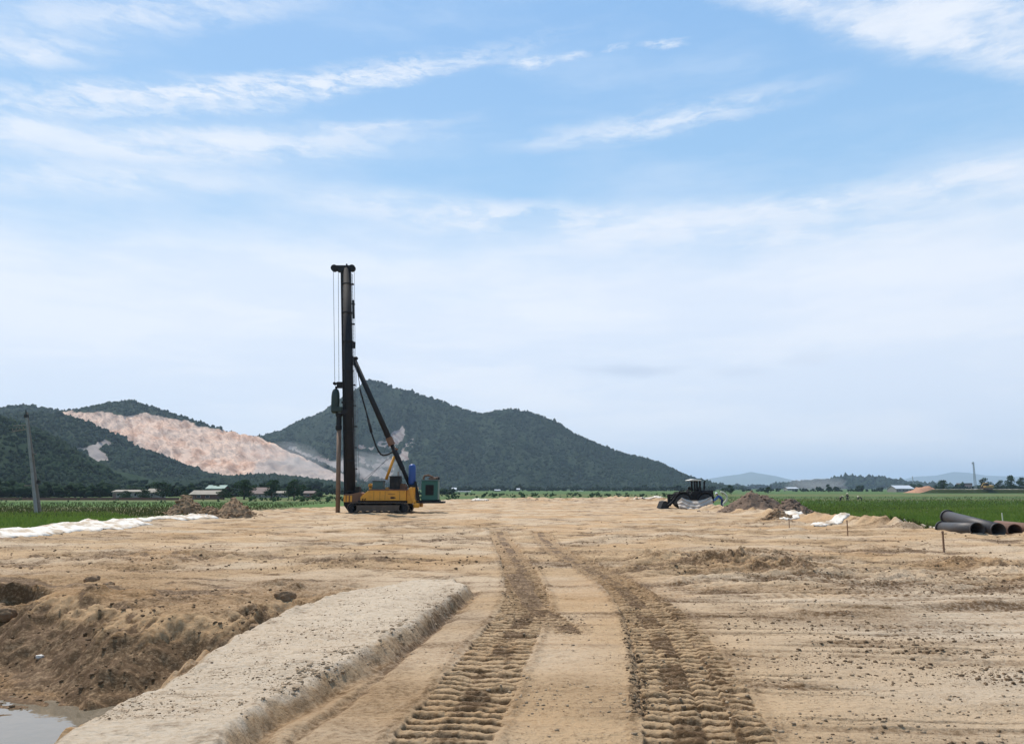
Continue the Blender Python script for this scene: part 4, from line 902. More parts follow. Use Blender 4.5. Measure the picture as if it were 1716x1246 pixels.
# survey stakes on the right
M_stake = mat('stake_wood', (.20, .11, .06), .8); M_stakew = mat('stake_pale', (.6, .6, .45), .8)
for (px, y0, y1, lab, w_) in ((1421, 871, 900, 'short wooden survey stake in the middle of the right spoil ridge', .035), (1582, 889, 923, 'tallest wooden survey stake standing in front of the dark pipes', .045),
                              (1323, 868, 889, 'thin wooden stake beside the white sheet nearest the heaps', .03)):
    g = G(px, y1); zb = ht(g.x, g.y); Hh = at(px, y0, g.y).z - zb
    r = empty('survey_stake', (g.x, g.y, zb), 0, lab, 'stake', 'wooden survey stakes along the right edge')
    MB().box((0, 0, Hh/2 - .1), (w_, w_, Hh + .2), (0, R(random.uniform(-2, 2)), 0)).build('post', M_stake, r)
    MB().lathe([(w_*.3, 0), (w_*.9, .02), (w_*.9, .05), (w_*.3, .07)], (0, 0, Hh - .08), 8).build('head', M_stake, r)
p = at(1681, 880, 38); tag(MB().box((0, 0, .3), (.04, .04, 1.1)).build('marker_stick', M_stakew, None, 0, False, (p.x, 38, p.z - .25)), 'pale thin marker stick in the rice behind the pipes', 'stick')

# ------------------------------------------------------------------ steel pipes
M_pipe = mat('pipe_steel', (.045, .042, .042), .55, .3, .35, (.10, .06, .04), 3, .2); M_rust = mat('pipe_rust', (.15, .075, .045), .8, .2, .5, (.07, .04, .03), 3, .2)
gpz = 'large steel pipes stacked beside the field'
def pipe(a, b_, r_, m, label, flange=False):
    a, b_ = Vector(a), Vector(b_); o = a.copy(); rt = empty('steel_pipe', o, 0, label, 'pipe', gpz)
    MB().pipe((0, 0, 0), b_ - o, r_, .022).build('tube', m, rt, 0, True)
    d = (b_ - o).normalized()
    if flange: MB().pipe(d * -.02, d * .07, r_ + .06, .085).build('flange', m, rt, 0, False)
    MB().pipe(b_ - o - d * .05, b_ - o + d * .012, r_ + .014, .03).build('end_collar', m, rt, 0, False)
pipe(at(1580, 885, 36), at(1638, 887, 32.4), .285, M_pipe, 'dark pipe lying lowest at the left of the stack', True)
pipe(at(1588, 866, 36.6), at(1673, 888, 32.0), .285, M_pipe, 'dark flanged pipe resting slanted on top of the stack', True)
pipe(at(1655, 884, 36.8), at(1701, 889, 32.6), .27, M_rust, 'rusty pipe with its open end third from the left')
pipe(at(1672, 881, 37.6), at(1745, 889, 32.8), .27, M_rust, 'rusty brown pipe furthest right running out of the picture')
pipe(at(1600, 882, 37.4), at(1662, 885, 34.4), .27, M_pipe, 'dark pipe at the back of the stack under the slanted one')

# ------------------------------------------------------------------ pile driving rig
DR = G(640, 858).y; RO = Vector((G(640, 858).x, DR, 0))
def rp(px, py, y=0): v = at(px, py, DR); return Vector((v.x - RO.x, y, v.z))
def rx(px): return rp(px, 840).x
def rz_(py): return rp(640, py).z
M_yel = mat('yellow_paint', (.66, .29, .018), .5, 0, .35, (.16, .08, .03), 1.6); M_black = mat('black_steel', (.012, .0115, .013), .7, 0, .4, (.03, .02, .014), 2.0, spec=.25)
M_rusty = mat('rusty_frame', (.17, .085, .045), .8, 0, .5, (.06, .03, .02), 2.5); M_green = mat('green_paint', (.007, .085, .063), .5, 0, .3, (.03, .06, .05), 2.0)
M_blue = mat('blue_paint', (.007, .055, .23), .45, 0, .25, (.02, .05, .12), 3); M_ham = mat('hammer_green', (.010, .026, .022), .5, .2, .5, (.03, .03, .03), 3)
M_pilem = mat('pile_steel', (.20, .125, .08), .7, .2, .4, (.09, .05, .03), 2.0); M_cable = mat('cable', (.10, .10, .11), .5, .5); M_teal = mat('teal_box', (.04, .09, .085), .6, 0, .4, (.04, .03, .02), 2)
M_trk = mat('track_steel', (.10, .075, .055), .8, .3, .5, (.22, .16, .10), 3); M_dbox = mat('dark_box', (.016, .017, .018), .8, spec=.15); M_decal = mat('decal', (.05, .03, .015), .7)
M_chrome = mat('piston', (.55, .5, .42), .3, .8)
rig = empty('pile_driver', RO, 0, 'tall crawler pile driving rig with black mast and yellow body', 'pile driver')
# undercarriage: two crawler tracks with rollers and shoes
for sy in (-1, 1):
    y0 = sy * 1.45; t0, t1 = rx(590), rx(689); zr = .40; xa, xb = t0 + zr, t1 - zr; yw = .34
    tr = MB()
    def loop(s, off=0):   # position and angle round the track loop
        L = xb - xa; per = 2 * L + 2 * math.pi * zr; s %= per
        if s < L: return xa + s, 2 * zr + off, 0
        s -= L
        if s < math.pi * zr: a = s / zr; return xb + math.sin(a) * (zr + off), zr + math.cos(a) * (zr + off), a
        s -= math.pi * zr
        if s < L: return xb - s, -off, math.pi
        s -= L; a = s / zr; return xa - math.sin(a) * (zr + off), zr - math.cos(a) * (zr + off), math.pi + a
    per = 2 * (xb - xa) + 2 * math.pi * zr; n = int(per / .19)
    for k in range(n):
        x, z, a = loop(k * per / n); tr.box((x, y0, z), (.175, yw * 2, .05), (0, a, 0)); x, z, a = loop(k * per / n, .04); tr.box((x, y0, z), (.03, yw * 2, .05), (0, a, 0))
    tk = tr.build('crawler_track', M_trk, rig)
    MB().bx(xa, xb, y0 - yw * .9, y0 + yw * .9, .15, .62).build('track_frame', M_trk, tk)
    for k in range(7):
        x = xa + (xb - xa) * (k + .5) / 7; w_ = MB().tube((x, y0 - yw * .85, .17), (x, y0 + yw * .85, .17), .13, n=14).build('roller', M_trk, tk)
    for x, nm in ((xa, 'idler'), (xb, 'sprocket')): MB().tube((x, y0 - yw * .9, zr), (x, y0 + yw * .9, zr), zr - .06, n=20).tube((x, y0 - yw * .95, zr), (x, y0 + yw * .95, zr), .12, n=12).build(nm, M_black, tk)
MB().bx(rx(605), rx(675), -1.1, 1.1, .35, rz_(842)).tube((rx(640), 0, rz_(843)), (rx(640), 0, rz_(838.5)), .9, n=24).build('car_body', M_black, rig)
# upper structure
yb = 1.35
body = MB().prism([(rx(609), rz_(838)), (rx(609), rz_(832)), (rx(620), rz_(822.5)), (rx(625), rz_(821)), (rx(684), rz_(821)), (rx(684), rz_(838))], -yb, yb).build('body', M_yel, rig, .03)
MB().bx(rx(605), rx(686), -yb + .08, yb - .08, rz_(841.5), rz_(838) - .003).build('body_skirt', M_dbox, rig)
MB().bx(rx(622), rx(686), -yb - .04, yb + .04, rz_(821), rz_(819.4)).build('deck', M_rusty, rig)
for px in (631, 641, 649.5, 673.5): MB().bx(rx(px) - .012, rx(px) + .012, -yb - .012, -yb - .001, rz_(837), rz_(822.5)).build('panel_seam', M_decal, body)
for px in (612.5, 616.5): MB().tube((rx(px), -yb - .01, rz_(837.5)), (rx(px) + .06, -yb - .12, rz_(834.5)), .035, n=8).build('step', M_dbox, body)
dc = MB()
for k in range(7): dc.bx(rx(654) + k * .085, rx(654) + k * .085 + .06, -yb - .008, -yb - .003, rz_(827.4), rz_(826.4))
dc.build('lettering', M_decal, body)
dc = MB()
for k in range(3): dc.tube((rx(660 + k * 2), -yb - .003, rz_(833.2)), (rx(660 + k * 2), -yb - .01, rz_(833.2)), .085, n=16)
dc.bx(rx(658), rx(667), -yb - .009, -yb - .002, rz_(834), rz_(832.6)); dc.build('emblem', M_decal, body)
# rear leg frame, counterweight
MB().prism([(rx(684.3), rz_(842.5)), (rx(684.3), rz_(821)), (rx(690), rz_(816)), (rx(698), rz_(816)), (rx(698), rz_(830)), (rx(694), rz_(843))], -1.2, 1.2).build('counterweight', M_yel, rig, .03)
for sy in (-1, 1):
    jk = MB().box((rx(694), sy * 1.25, rz_(829)), (.26, .18, 1.25), (0, R(-18), 0)).build('rear_jack', M_yel, rig, .02)
    MB().tube((rx(691), sy * 1.25, rz_(823)), (rx(699), sy * 1.25, rz_(840)), .05, n=10).build('piston', M_chrome, jk)
    MB().lathe([(.08, .22), (.25, .18), (.27, .0), (.24, -.18)], (rx(701), sy * 1.25, rz_(846)), 14).build('jack_foot', M_yel, jk)
# front frame carrying the mast foot
MB().prism([(rx(579), rz_(841)), (rx(579), rz_(828)), (rx(592), rz_(827)), (rx(605), rz_(824)), (rx(609), rz_(826)), (rx(609), rz_(841))], -.85, .85).build('front_frame', M_rusty, rig, .02)
for px in (581.5, 586.5, 592): MB().bx(rx(px) - .10, rx(px) + .07, -.89, -.852, rz_(840), rz_(829.5)).build('frame_rib', M_yel, rig)
MB().prism([(rx(578.5), rz_(846)), (rx(578.5), rz_(841)), (rx(600), rz_(841)), (rx(597), rz_(849)), (rx(590), rz_(857)), (rx(584), rz_(853))], -.55, .55).build('mast_foot', M_black, rig, .02)
MB().bx(rx(596), rx(604), -.6, .2, rz_(827), rz_(815)).build('control_box', M_dbox, rig, .02)
# mast
mt0, mt1 = rp(588, 846), rp(581, 450); ax = (mt1 - mt0).normalized(); rightv = Vector((ax.z, 0, -ax.x))
mast = MB().tube(mt0, mt1, .40, .37, 24).build('mast', M_black, rig, 0, True)
def mp_(t, off=0, y=0): return mt0 + (mt1 - mt0) * t + rightv * off + Vector((0, y, 0))
for sy in (-1, 1): MB().tube(mp_(.01, -.46, sy * .24), mp_(.985, -.43, sy * .24), .055, n=8).build('guide_rail', M_black, mast)
gd = MB()
for k in range(26): gd.box(mp_((k + .5) / 26, -.38), (.16, .5, .05))
gd.each('rail_bracket', M_black, mast)
for k in range(8): MB().pipe(mp_(k / 8 + .055) - ax * .05, mp_(k / 8 + .055) + ax * .05, .45, .06, 24).build('joint_ring', M_black, mast)
lad = MB()
for sy in (-.2, .2): lad.tube(mp_(.03, .50, sy - .1), mp_(.975, .47, sy - .1), .018, n=5)
for k in range(62): t_ = .04 + .93 * k / 61; lad.tube(mp_(t_, .49, -.3), mp_(t_, .49, .1), .012, n=5)
lad.build('ladder', M_cable, mast)
for k in range(11): t_ = .06 + k * .087; MB().box(mp_(t_, .46 + (.06 if k % 3 == 0 else 0)), (.24, .3, .10), (0, 0, 0)).build('ladder_bracket', M_black, mast)
MB().tube(mp_(.86, .5), mp_(.78, .5), .10, n=8).build('cable_reel', M_black, mast); MB().box(mp_(.665, .5), (.22, .3, .55)).build('junction_box', M_black, mast)
head = MB().box(rp(575.5, 448.5), (1.55, .5, .30)).box(rp(576, 453), (.9, .6, .26)).box(rp(581, 444.5), (.12, .12, .25)).build('mast_head', M_black, mast)
for px in (560.5, 590): MB().tube(rp(px, 449.5, -.2), rp(px, 449.5, .2), .29, n=20).build('sheave', M_black, head)
MB().tube(rp(567.5, 452, -.15), rp(567.5, 452, .15), .17, n=16).build('sheave', M_black, head)
# back stay
bs0, bs1 = rp(593.5, 603), rp(691, 822)
dv = bs1 - bs0
bst = MB(); bst.tube(bs0 + Vector((0, .0, 0)), bs0 + dv * .64, .20, .24, 16); bst.tube(bs0 + dv * .64, bs1, .17, .15, 16); bst = bst.build('back_stay', M_black, rig, 0, True)
MB().tube(bs0 + dv * .60, bs0 + dv * .655, .29, n=16).build('stay_collar', M_rusty, bst); MB().tube(bs0 + dv * .70, bs0 + dv * .84, .22, .20, n=14).build('screw_jack', M_black, bst)
MB().tube(rp(591, 601, -.25), rp(591, 601, .25), .2, n=14).tube(rp(589, 602), rp(596, 600), .2, .14, n=12).build('stay_pivot', M_black, bst)
MB().tube(rp(585, 606), rp(594, 604), .18, n=10).build('stay_bracket', M_black, mast)
MB().tube(rp(596, 601, -.05), rp(597.5, 599.5, .05), .16, n=10).build('pivot_pin', M_black, bst)
st = MB().tube(rp(661, 764), rp(647, 803), .12, n=12).build('lift_cylinder', M_yel, rig, 0, True); MB().tube(rp(663.5, 757), rp(660, 766), .09, n=10).build('piston', M_chrome, st)
MB().tube(rp(660, 757, .1), rp(663, 750, .1), .22, n=10).build('cylinder_pin', M_rusty, bst)
hs = [rp(603, 652), rp(607, 668), rp(612, 686), rp(617, 703), rp(623, 724), rp(630, 745), rp(634, 755), rp(637.5, 760.5), rp(642, 762.5), rp(650, 761), rp(657, 758)]
hs = [Vector((p.x, .25 * math.sin(i), p.z)) for i, p in enumerate(hs)]
MB().path(hs, .07, 8).tube(hs[3], hs[4], .11, n=8).build('hydraulic_hose', M_black, rig, 0, True)
MB().tube(rp(599, 620), rp(604, 655), .03, n=6).tube(rp(657, 758), rp(660, 752), .06).build('hose_end', M_black, rig)
wr = MB()
for a, b_, yy in (((566.5, 455), (567.5, 642), .1), ((559, 452), (561.5, 642), -.1)): wr.tube(rp(*a, yy), rp(*b_, yy), .020, n=5)
wr.build('hoist_rope', M_cable, rig)
wr = MB()
for a, b_, yy in (((592.5, 452), (596.5, 815), .3), ((597.5, 604), (603, 815), -.2), ((600, 818), (648, 768), .2), ((592, 700), (598, 822), -.3), ((668, 771), (669, 797), .2), ((657, 764), (600, 812), -.2), ((690, 806), (697, 823), .3)): wr.tube(rp(*a, yy), rp(*b_, yy), .016, n=5)
wr.build('winch_rope', M_cable, rig)
# deck equipment
cb = MB().bx(rx(628), rx(645), -1.2, -.1, rz_(819.3), rz_(806.5)).build('hydraulic_tank', M_teal, rig, .03)
MB().bx(rx(627.3), rx(645.7), -1.24, -.06, rz_(806.6), rz_(805.5)).build('lid', M_dbox, cb)
cb = MB().bx(rx(656), rx(672.5), -1.2, .1, rz_(819.3), rz_(799)).build('power_pack', M_dbox, rig, .03); MB().bx(rx(655), rx(673), -1.25, .15, rz_(799), rz_(797.5)).build('lid', M_black, cb)
MB().tube((rx(668), -.6, rz_(798)), (rx(668), -.6, rz_(790)), .04, n=8).build('exhaust_pipe', M_rusty, cb)
for px, w_ in ((662, .0), (670, .25)): 
    MB().tube((rx(px + 6), -1.0 + w_, rz_(815.5)), (rx(px + 6), .2 + w_, rz_(815.5)), .20, n=16).tube((rx(px + 6), -1.02 + w_, rz_(815.5)), (rx(px + 6), -.92 + w_, rz_(815.5)), .28, n=16).tube((rx(px + 6), .12 + w_, rz_(815.5)), (rx(px + 6), .22 + w_, rz_(815.5)), .28, n=16).build('winch_drum', M_rusty, rig)
MB().tube((rx(623), -.9, rz_(813)), (rx(623), -.5, rz_(813)), .17, n=14).bx(rx(621), rx(625), -.9, -.5, rz_(819.3), rz_(814)).build('swing_motor', M_yel, rig)
MB().bx(rx(648), rx(653), -.8, -.2, rz_(819.3), rz_(816)).build('tool_box', M_yel, rig)
MB().lathe([(.02, rz_(777.3)), (.17, rz_(778)), (.27, rz_(780)), (.30, rz_(783)), (.30, rz_(808)), (.24, rz_(812)), (.10, rz_(813))][::-1], (rx(691.3), -.55, 0), 24).build('air_receiver', M_blue, rig, 0, True)
MB().bx(rx(686), rx(697), -.9, -.2, rz_(816.5), rz_(812)).build('tank_cradle', M_dbox, rig)
MB().prism([(rx(696), rz_(806)), (rx(699), rz_(806)), (rx(706), rz_(838)), (rx(700), rz_(838))], -.9, -.7).build('rear_bracket', M_black, rig)
# generator on its rear platform
MB().bx(rx(700), rx(745), -1.0, 1.0, rz_(842.5), rz_(839.5)).bx(rx(704), rx(737), -.9, .9, rz_(839.5), rz_(837.5)).build('rear_platform', M_dbox, rig)
gn = MB().bx(rx(707.5), rx(735), -.8, .8, rz_(837.4), rz_(805.5)).build('generator', M_green, rig, .05)
rad = MB().bx(rx(714.5), rx(728), -.83, -.795, rz_(829), rz_(812)).build('radiator_grille', M_dbox, gn)
lv = MB()
for k in range(9): lv.box(((rx(714.5) + rx(728)) / 2, -.84, rz_(828.5) + k * .085), (.62, .03, .02), (R(25), 0, 0))
lv.build('louvres', M_black, rad)
MB().bx(rx(706.5), rx(736), -.84, .84, rz_(805.6), rz_(803.4)).build('roof', M_teal, gn, .02)
mf = MB(); pts = [(710, 804), (710.5, 799), (713, 796.5), (719, 796), (724, 798.5), (728, 801), (734, 800.5)]
mf.path([rp(*p, -.2) for p in pts], .085, 10); mf.tube(rp(719, 802.5, -.2), rp(731, 802, -.2), .13, n=12); mf.build('exhaust_muffler', M_rusty, gn)
MB().tube(rp(729, 801.5, .1), rp(736.5, 800.5, .1), .15, n=12).build('air_filter', M_black, gn)
# diesel hammer hanging on the mast
ham = MB(); hx = rp(562.5, 660)
ham.lathe([(.10, rz_(651)), (.24, rz_(653)), (.32, rz_(658)), (.35, rz_(664)), (.35, rz_(680)), (.30, rz_(688)), (.26, rz_(692))][::-1], (hx.x, 0, 0), 20)
hb = ham.build('hammer', M_ham, rig, 0, True)
MB().bx(rx(553), rx(570), -.42, .42, rz_(690), rz_(682)).build('gearbox', M_ham, hb, .03)
MB().bx(rx(550.5), rx(555), -.22, .22, rz_(690), rz_(669)).bx(rx(551.5), rx(557), -.15, .15, rz_(676), rz_(673)).each('side_motor', M_ham, hb)
MB().bx(rx(568), rx(578), -.36, .36, rz_(694), rz_(687)).bx(rx(568), rx(577), -.3, .3, rz_(676), rz_(673)).each('guide_shoe', M_black, hb)
MB().lathe([(.30, rz_(692)), (.30, rz_(696)), (.22, rz_(698)), (.22, rz_(712)), (.27, rz_(713)), (.27, rz_(719)), (.19, rz_(721))][::-1], (rx(563.5), 0, 0), 18).build('drive_cap', M_black, hb)
hk = MB().bx(rx(558.5), rx(569), -.2, .2, rz_(650), rz_(640)).tube(rp(561, 642.5, -.18), rp(561, 642.5, .18), .13).tube(rp(566.5, 642.5, -.18), rp(566.5, 642.5, .18), .13).tube(rp(563.5, 647), rp(563.5, 654), .10).build('hook_block', M_black, hb)
# the steel pile in the leads
pb = MB().tube((0, 0, -.6), (rx(564.2) - rx(566.8), 0, rz_(719)), .185, .185, 18)
po = tag(pb.build('steel_pile', M_pilem, None, 0, True, (RO.x + rx(566.8), DR, 0)), 'long rusty brown steel pile standing under the hammer', 'pile')

# ------------------------------------------------------------------ wheel loader, half covered by a hung cloth
DL = G(1150, 852).y; LO = Vector((G(1155, 852).x, DL + 1.2, 0.0))
def l3(px, py, y=0): v = at(px, py, DL); return Vector((v.x - LO.x, y, max(v.z, 0)))
lx = lambda p: l3(p, 840).x
lz = lambda p: at(1150, p, DL).z
M_ldr = mat('loader_black', (.011, .010, .010), .75, 0, .35, (.04, .027, .02), 2.0, spec=.25); M_tyre = mat('tyre', (.02, .02, .02), .9); M_canopy = mat('canopy_white', (.70, .68, .62), .7, 0, .2)
ld = empty('wheel_loader', LO, 0, 'dark wheel loader with white canopy standing left of the brown heaps', 'wheel loader')
MB().prism([(lx(1107), lz(852)), (lx(1112), lz(840)), (lx(1117), lz(839)), (lx(1119), lz(841)), (lx(1119), lz(848)), (lx(1124), lz(852))], -1.1, 1.1).build('bucket', M_dbox, ld)
for sy in (-1, 1):
    MB().path([l3(1121, 848, sy * .6), l3(1128, 842, sy * .6), l3(1141, 826, sy * .6), l3(1153, 826, sy * .6)], .13, 8).build('lift_arm', M_ldr, ld)
    MB().tube(l3(1125, 828, sy * .25), l3(1126, 848, sy * .25), .12, n=8).tube(l3(1125, 830, sy * .25), l3(1150, 824, sy * .25), .06).build('tilt_link', M_ldr, ld)
MB().prism([(lx(1136), lz(846)), (lx(1136), lz(835)), (lx(1143), lz(831)), (lx(1150), lz(829)), (lx(1160), lz(829)), (lx(1163), lz(822.5)), (lx(1182), lz(823.5)), (lx(1199), lz(828)), (lx(1199), lz(842)), (lx(1190), lz(846))], -.7, .7).build('chassis', M_ldr, ld, .03)
MB().bx(lx(1180), lx(1198.5), -.72, .72, lz(836), lz(821)).build('engine_hood', M_ldr, ld, .05)
for px in (1146, 1184):
    for sy in (-1, 1):
        ar = [(lx(px) + .86 * math.sin(a), lz(852) + .70 + .86 * math.cos(a)) for a in np.linspace(-1.2, 1.2, 9)]
        MB().path([(x, sy * .95, z) for x, z in ar], .09, 8).build('fender', M_ldr, ld)
        MB().box((lx(px), sy * .95, lz(852) + 1.58), (.9, .5, .05)).build('fender_top', M_ldr, ld)
MB().path([l3(1150, 830, -.5), l3(1147, 824, -.5), l3(1143, 822, -.4), l3(1139, 826, -.4)], .05, 6).path([l3(1154, 828, .2), l3(1151, 821.5, .2), l3(1147, 822, .2)], .06, 6).build('hydraulic_hose', M_ldr, ld)
MB().tube(l3(1152, 829, -.45), l3(1158, 822, -.45), .14, .1, 10).tube(l3(1155, 826, .3), l3(1160, 820, .3), .16, .12, 10).build('boom_cylinder', M_ldr, ld)
MB().bx(lx(1162), lx(1166), -.3, .3, lz(822), lz(817.5)).tube(l3(1159, 822), l3(1160, 817), .05).tube(l3(1158.5, 817.5, -.15), l3(1161, 816.5, .15), .12).build('steering_column', M_ldr, ld)
MB().bx(lx(1172), lx(1178.5), -.3, .3, lz(824), lz(819)).bx(lx(1177), lx(1179.5), -.3, .3, lz(819), lz(815)).build('seat', M_ldr, ld, .03)
for px in (1167.3, 1176.2):
    for sy in (-.6, .6): MB().bx(lx(px) - .09, lx(px) + .09, sy - .07, sy + .07, lz(824), lz(805.2)).build('canopy_post', M_ldr, ld)
MB().prism([(lx(1157), lz(804.8)), (lx(1157), lz(804)), (lx(1166), lz(802)), (lx(1178), lz(803.6)), (lx(1178.5), lz(805))], -.85, .85).build('canopy', M_canopy, ld, .02)
MB().tube(l3(1185, 822), l3(1185.4, 806.5), .085, n=10).tube(l3(1185.4, 807), l3(1187, 804.5), .07, n=8).build('exhaust_stack', M_ldr, ld)
for px in (1146, 1184):
    for sy in (-1, 1):
        wv_ = MB().lathe([(.30, -.22), (.60, -.22), (.68, -.14), (.70, 0), (.68, .14), (.60, .22), (.30, .22)], (0, 0, 0), 24)
        tw = wv_.build('wheel', M_tyre, ld, 0, True); tw.rotation_euler = (R(90), 0, 0); tw.location = (lx(px), sy * .95, .70)
        rm_ = MB().lathe([(.05, -.15), (.31, -.16), (.31, .16), (.05, .15)], (0, 0, 0), 16).build('rim', M_ldr, tw)
# cloth hung along its side
n, m_ = 70, 26; V = []; XA, XB = LO.x + lx(1134.5), LO.x + lx(1192.5); y_side = LO.y - 1.32
for i in range(n):
    u = i / (n - 1); x = XA + (XB - XA) * u
    ztop = lz(832 + 6.5 * (1 - (2 * min(max((u - .1) / .85, 0), 1) - 1) ** 2) + (4 * abs(u - .12) * (u < .12) * 6)) ; zbot = .02 + .14 * max(0, math.sin(u * 9 + 1)) * .6
    if u < .14: ztop = lz(841 - 62 * u)
    for j in range(m_):
        v = j / (m_ - 1); z = ztop * (1 - v) + zbot * v
        sag = .09 * math.sin(3.14 * (v * 5.0 + 2.2 * (2 * u - 1) ** 2)) * (1 - .3 * v) + .07 * math.sin(u * 34 + 6 * v) * v
        V.append((x, y_side - .75 * v + sag, z))
i, j = np.meshgrid(np.arange(n - 1), np.arange(m_ - 1), indexing='ij'); k = (i * m_ + j).ravel()
M_cloth = leafy(mat('hung_cloth', (.80, .72, .63), .9, 0, .3, (.34, .25, .19), 1.5, .2))
o = npmesh('hung_cloth', V, np.stack([k, k + 1, k + m_ + 1, k + m_], 1), M_cloth); s_ = o.modifiers.new('t', 'SOLIDIFY'); s_.thickness = .015
tag(o, 'sagging off white cloth hung along the side of the wheel loader', 'cloth')
p = at(1196, 846, LO.y - 1.3); tag(MB().lathe([(.02, 0), (.22, .03), (.25, .15), (.17, .30), (.05, .36), (.07, .42)], (0, 0, 0), 12).build('white_sack', M_canopy, None, 0, True, (p.x, p.y, .0)), 'small white sack on the ground under the rear of the loader', 'sack')
# arc of pale hose behind the worker
hp = [at(1207 + 11 * math.sin(a), 834 - 10 * math.cos(a), LO.y - .3) for a in np.linspace(0, 2.6, 14)]
o = MB().path([tuple(q) for q in hp] + [(hp[-1].x - .3, hp[-1].y, .05)], .10, 8).build('pale_hose', mat('pale_hose', (.55, .55, .42), .6), None, 0, True); tag(o, 'thick pale hose arching behind the bending worker', 'hose')

# ------------------------------------------------------------------ people
M_skin = mat('skin', (.30, .17, .11), .6, 0, 0); M_bluec = mat('blue_cloth', (.03, .09, .28), .85, 0, .1); M_darkc = mat('dark_cloth', (.02, .02, .025), .9, 0, .1); M_helm = mat('helmet_white', (.8, .8, .8), .4, 0, 0); M_hat = mat('straw_hat', (.62, .55, .42), .9, 0, 0)
M_navy = mat('navy_cloth', (.02, .03, .10), .9, 0, .1)
def person(loc, rz, pose, top, legs, hat, label, group=None, bend=0, scale=1.0):
    r = empty('person', loc, rz, label, 'person', group); r.scale = (scale,) * 3
    b = R(bend); hip = Vector((0, 0, .92 if bend < 60 else .86)); up = Vector((math.sin(b), 0, math.cos(b))); sh = hip + up * .50; nk = hip + up * .58; hd = nk + Vector((math.sin(b * .8), 0, math.cos(b * .8))) * .16
    def skin(name, pts, edges, rad, m, sub=2):
        me = bpy.data.meshes.new(name); me.from_pydata([tuple(p) for p in pts], edges, []); o = bpy.data.objects.new(name, me); col.objects.link(o)
        sk = o.modifiers.new('s', 'SKIN'); sv = me.skin_vertices[0].data
        for i_, r_ in enumerate(rad): sv[i_].radius = (r_, r_) if not isinstance(r_, tuple) else r_
        sv[0].use_root = True; ss_ = o.modifiers.new('ss', 'SUBSURF'); ss_.levels = sub; ss_.render_levels = sub
        dg = bpy.context.evaluated_depsgraph_get(); me2 = bpy.data.meshes.new_from_object(o.evaluated_get(dg)); bpy.data.objects.remove(o)
        me2.materials.clear(); me2.materials.append(m)
        for p in me2.polygons: p.use_smooth = True
        o = bpy.data.objects.new(name, me2); col.objects.link(o); o.parent = r; return o
    pts = [hip, hip + up * .25, sh, nk, hd, hd + (hd - nk).normalized() * .08]; ed = [(0, 1), (1, 2), (2, 3), (3, 4), (4, 5)]; rad = [.13, .12, .13, .055, .095, .07]
    hand = []
    for s in (-1, 1):
        fwd = pose if bend else (.08 if s > 0 else -.05)
        el_ = sh + Vector((.05 + fwd * .4, s * .27, -.27)); wr_ = el_ + Vector((.10 + fwd * .5, -s * .03, -.23)); i0 = len(pts)
        pts += [sh + Vector((0, s * .19, -.02)), el_, wr_, wr_ + Vector((.03, 0, -.09))]; ed += [(2, i0), (i0, i0+1), (i0+1, i0+2), (i0+2, i0+3)]; rad += [.075, .048, .035, .03]
        for f_ in range(5):
            k0 = len(pts); a_ = (f_ - 2) * .018; hnd = pts[i0+3]; pts += [hnd + Vector((a_ + .005, s * .0, -.04 - .012 * (2 - abs(f_ - 2)))), hnd + Vector((a_ * 1.3 + .015, -s * .01, -.075 - .012 * (2 - abs(f_ - 2))))]
            ed += [(i0+3, k0), (k0, k0+1)]; rad += [.010, .008]
        kn = Vector((.06 + (.05 if s > 0 else 0), s * .12, .48)); an = Vector((0 + (.06 * s), s * .13, .08)); i1 = len(pts)
        pts += [hip + Vector((0, s * .1, -.06)), kn, an, an + Vector((.15, 0, -.04))]; ed += [(0, i1), (i1, i1+1), (i1+1, i1+2), (i1+2, i1+3)]; rad += [.105, .068, .045, .04]
        skin('trouser_leg', [hip + Vector((0, s * .08, .02)), hip + Vector((0, s * .1, -.06)), kn, an + Vector((0, 0, .04))], [(0, 1), (1, 2), (2, 3)], [.13, .122, .09, .075], legs)
        skin('sleeve', [sh + Vector((0, s * .12, .0)), sh + Vector((0, s * .19, -.02)), el_, wr_], [(0, 1), (1, 2), (2, 3)], [.09, .09, .064, .05], top)
    skin('body', pts, ed, rad, M_skin, 1)
    skin('jacket', [hip + Vector((0, 0, -.03)), hip + up * .25, sh], [(0, 1), (1, 2)], [(.17, .15), (.165, .145), (.18, .13)], top)
    fc = MB().tube(hd + up.cross(Vector((0, 1, 0))) * 0 + Vector((math.cos(b) * .09, 0, -math.sin(b) * .09)), hd + Vector((math.cos(b) * .12, 0, -math.sin(b) * .12)), .018, .01, 6); fc.build('nose', M_skin, r)
    q = (hd - nk).to_track_quat('Z', 'Y').to_matrix(); h = MB()
    prof = [(.125, .0), (.15, .005), (.12, .02), (.115, .06), (.09, .10), (.04, .13), (.005, .135)] if hat != 'cone' else [(.24, -.01), (.23, .0), (.12, .09), (.01, .17)]
    h.lathe(prof, (0, 0, 0), 16); h.v = [tuple(hd + q @ (Vector(v) + Vector((0, 0, .03)))) for v in h.v]
    h.build('helmet' if hat != 'cone' else 'hat', M_hat if hat == 'cone' else M_helm, r, 0, True)
px_ = at(1211, 852, LO.y - 1.6); person((px_.x, LO.y - 1.6, .0), math.pi, .35, M_bluec, M_navy, 'helmet', 'worker in blue with a white helmet bending at the loader', None, 48, 1.0)
gf = 'farm workers in the right rice field'
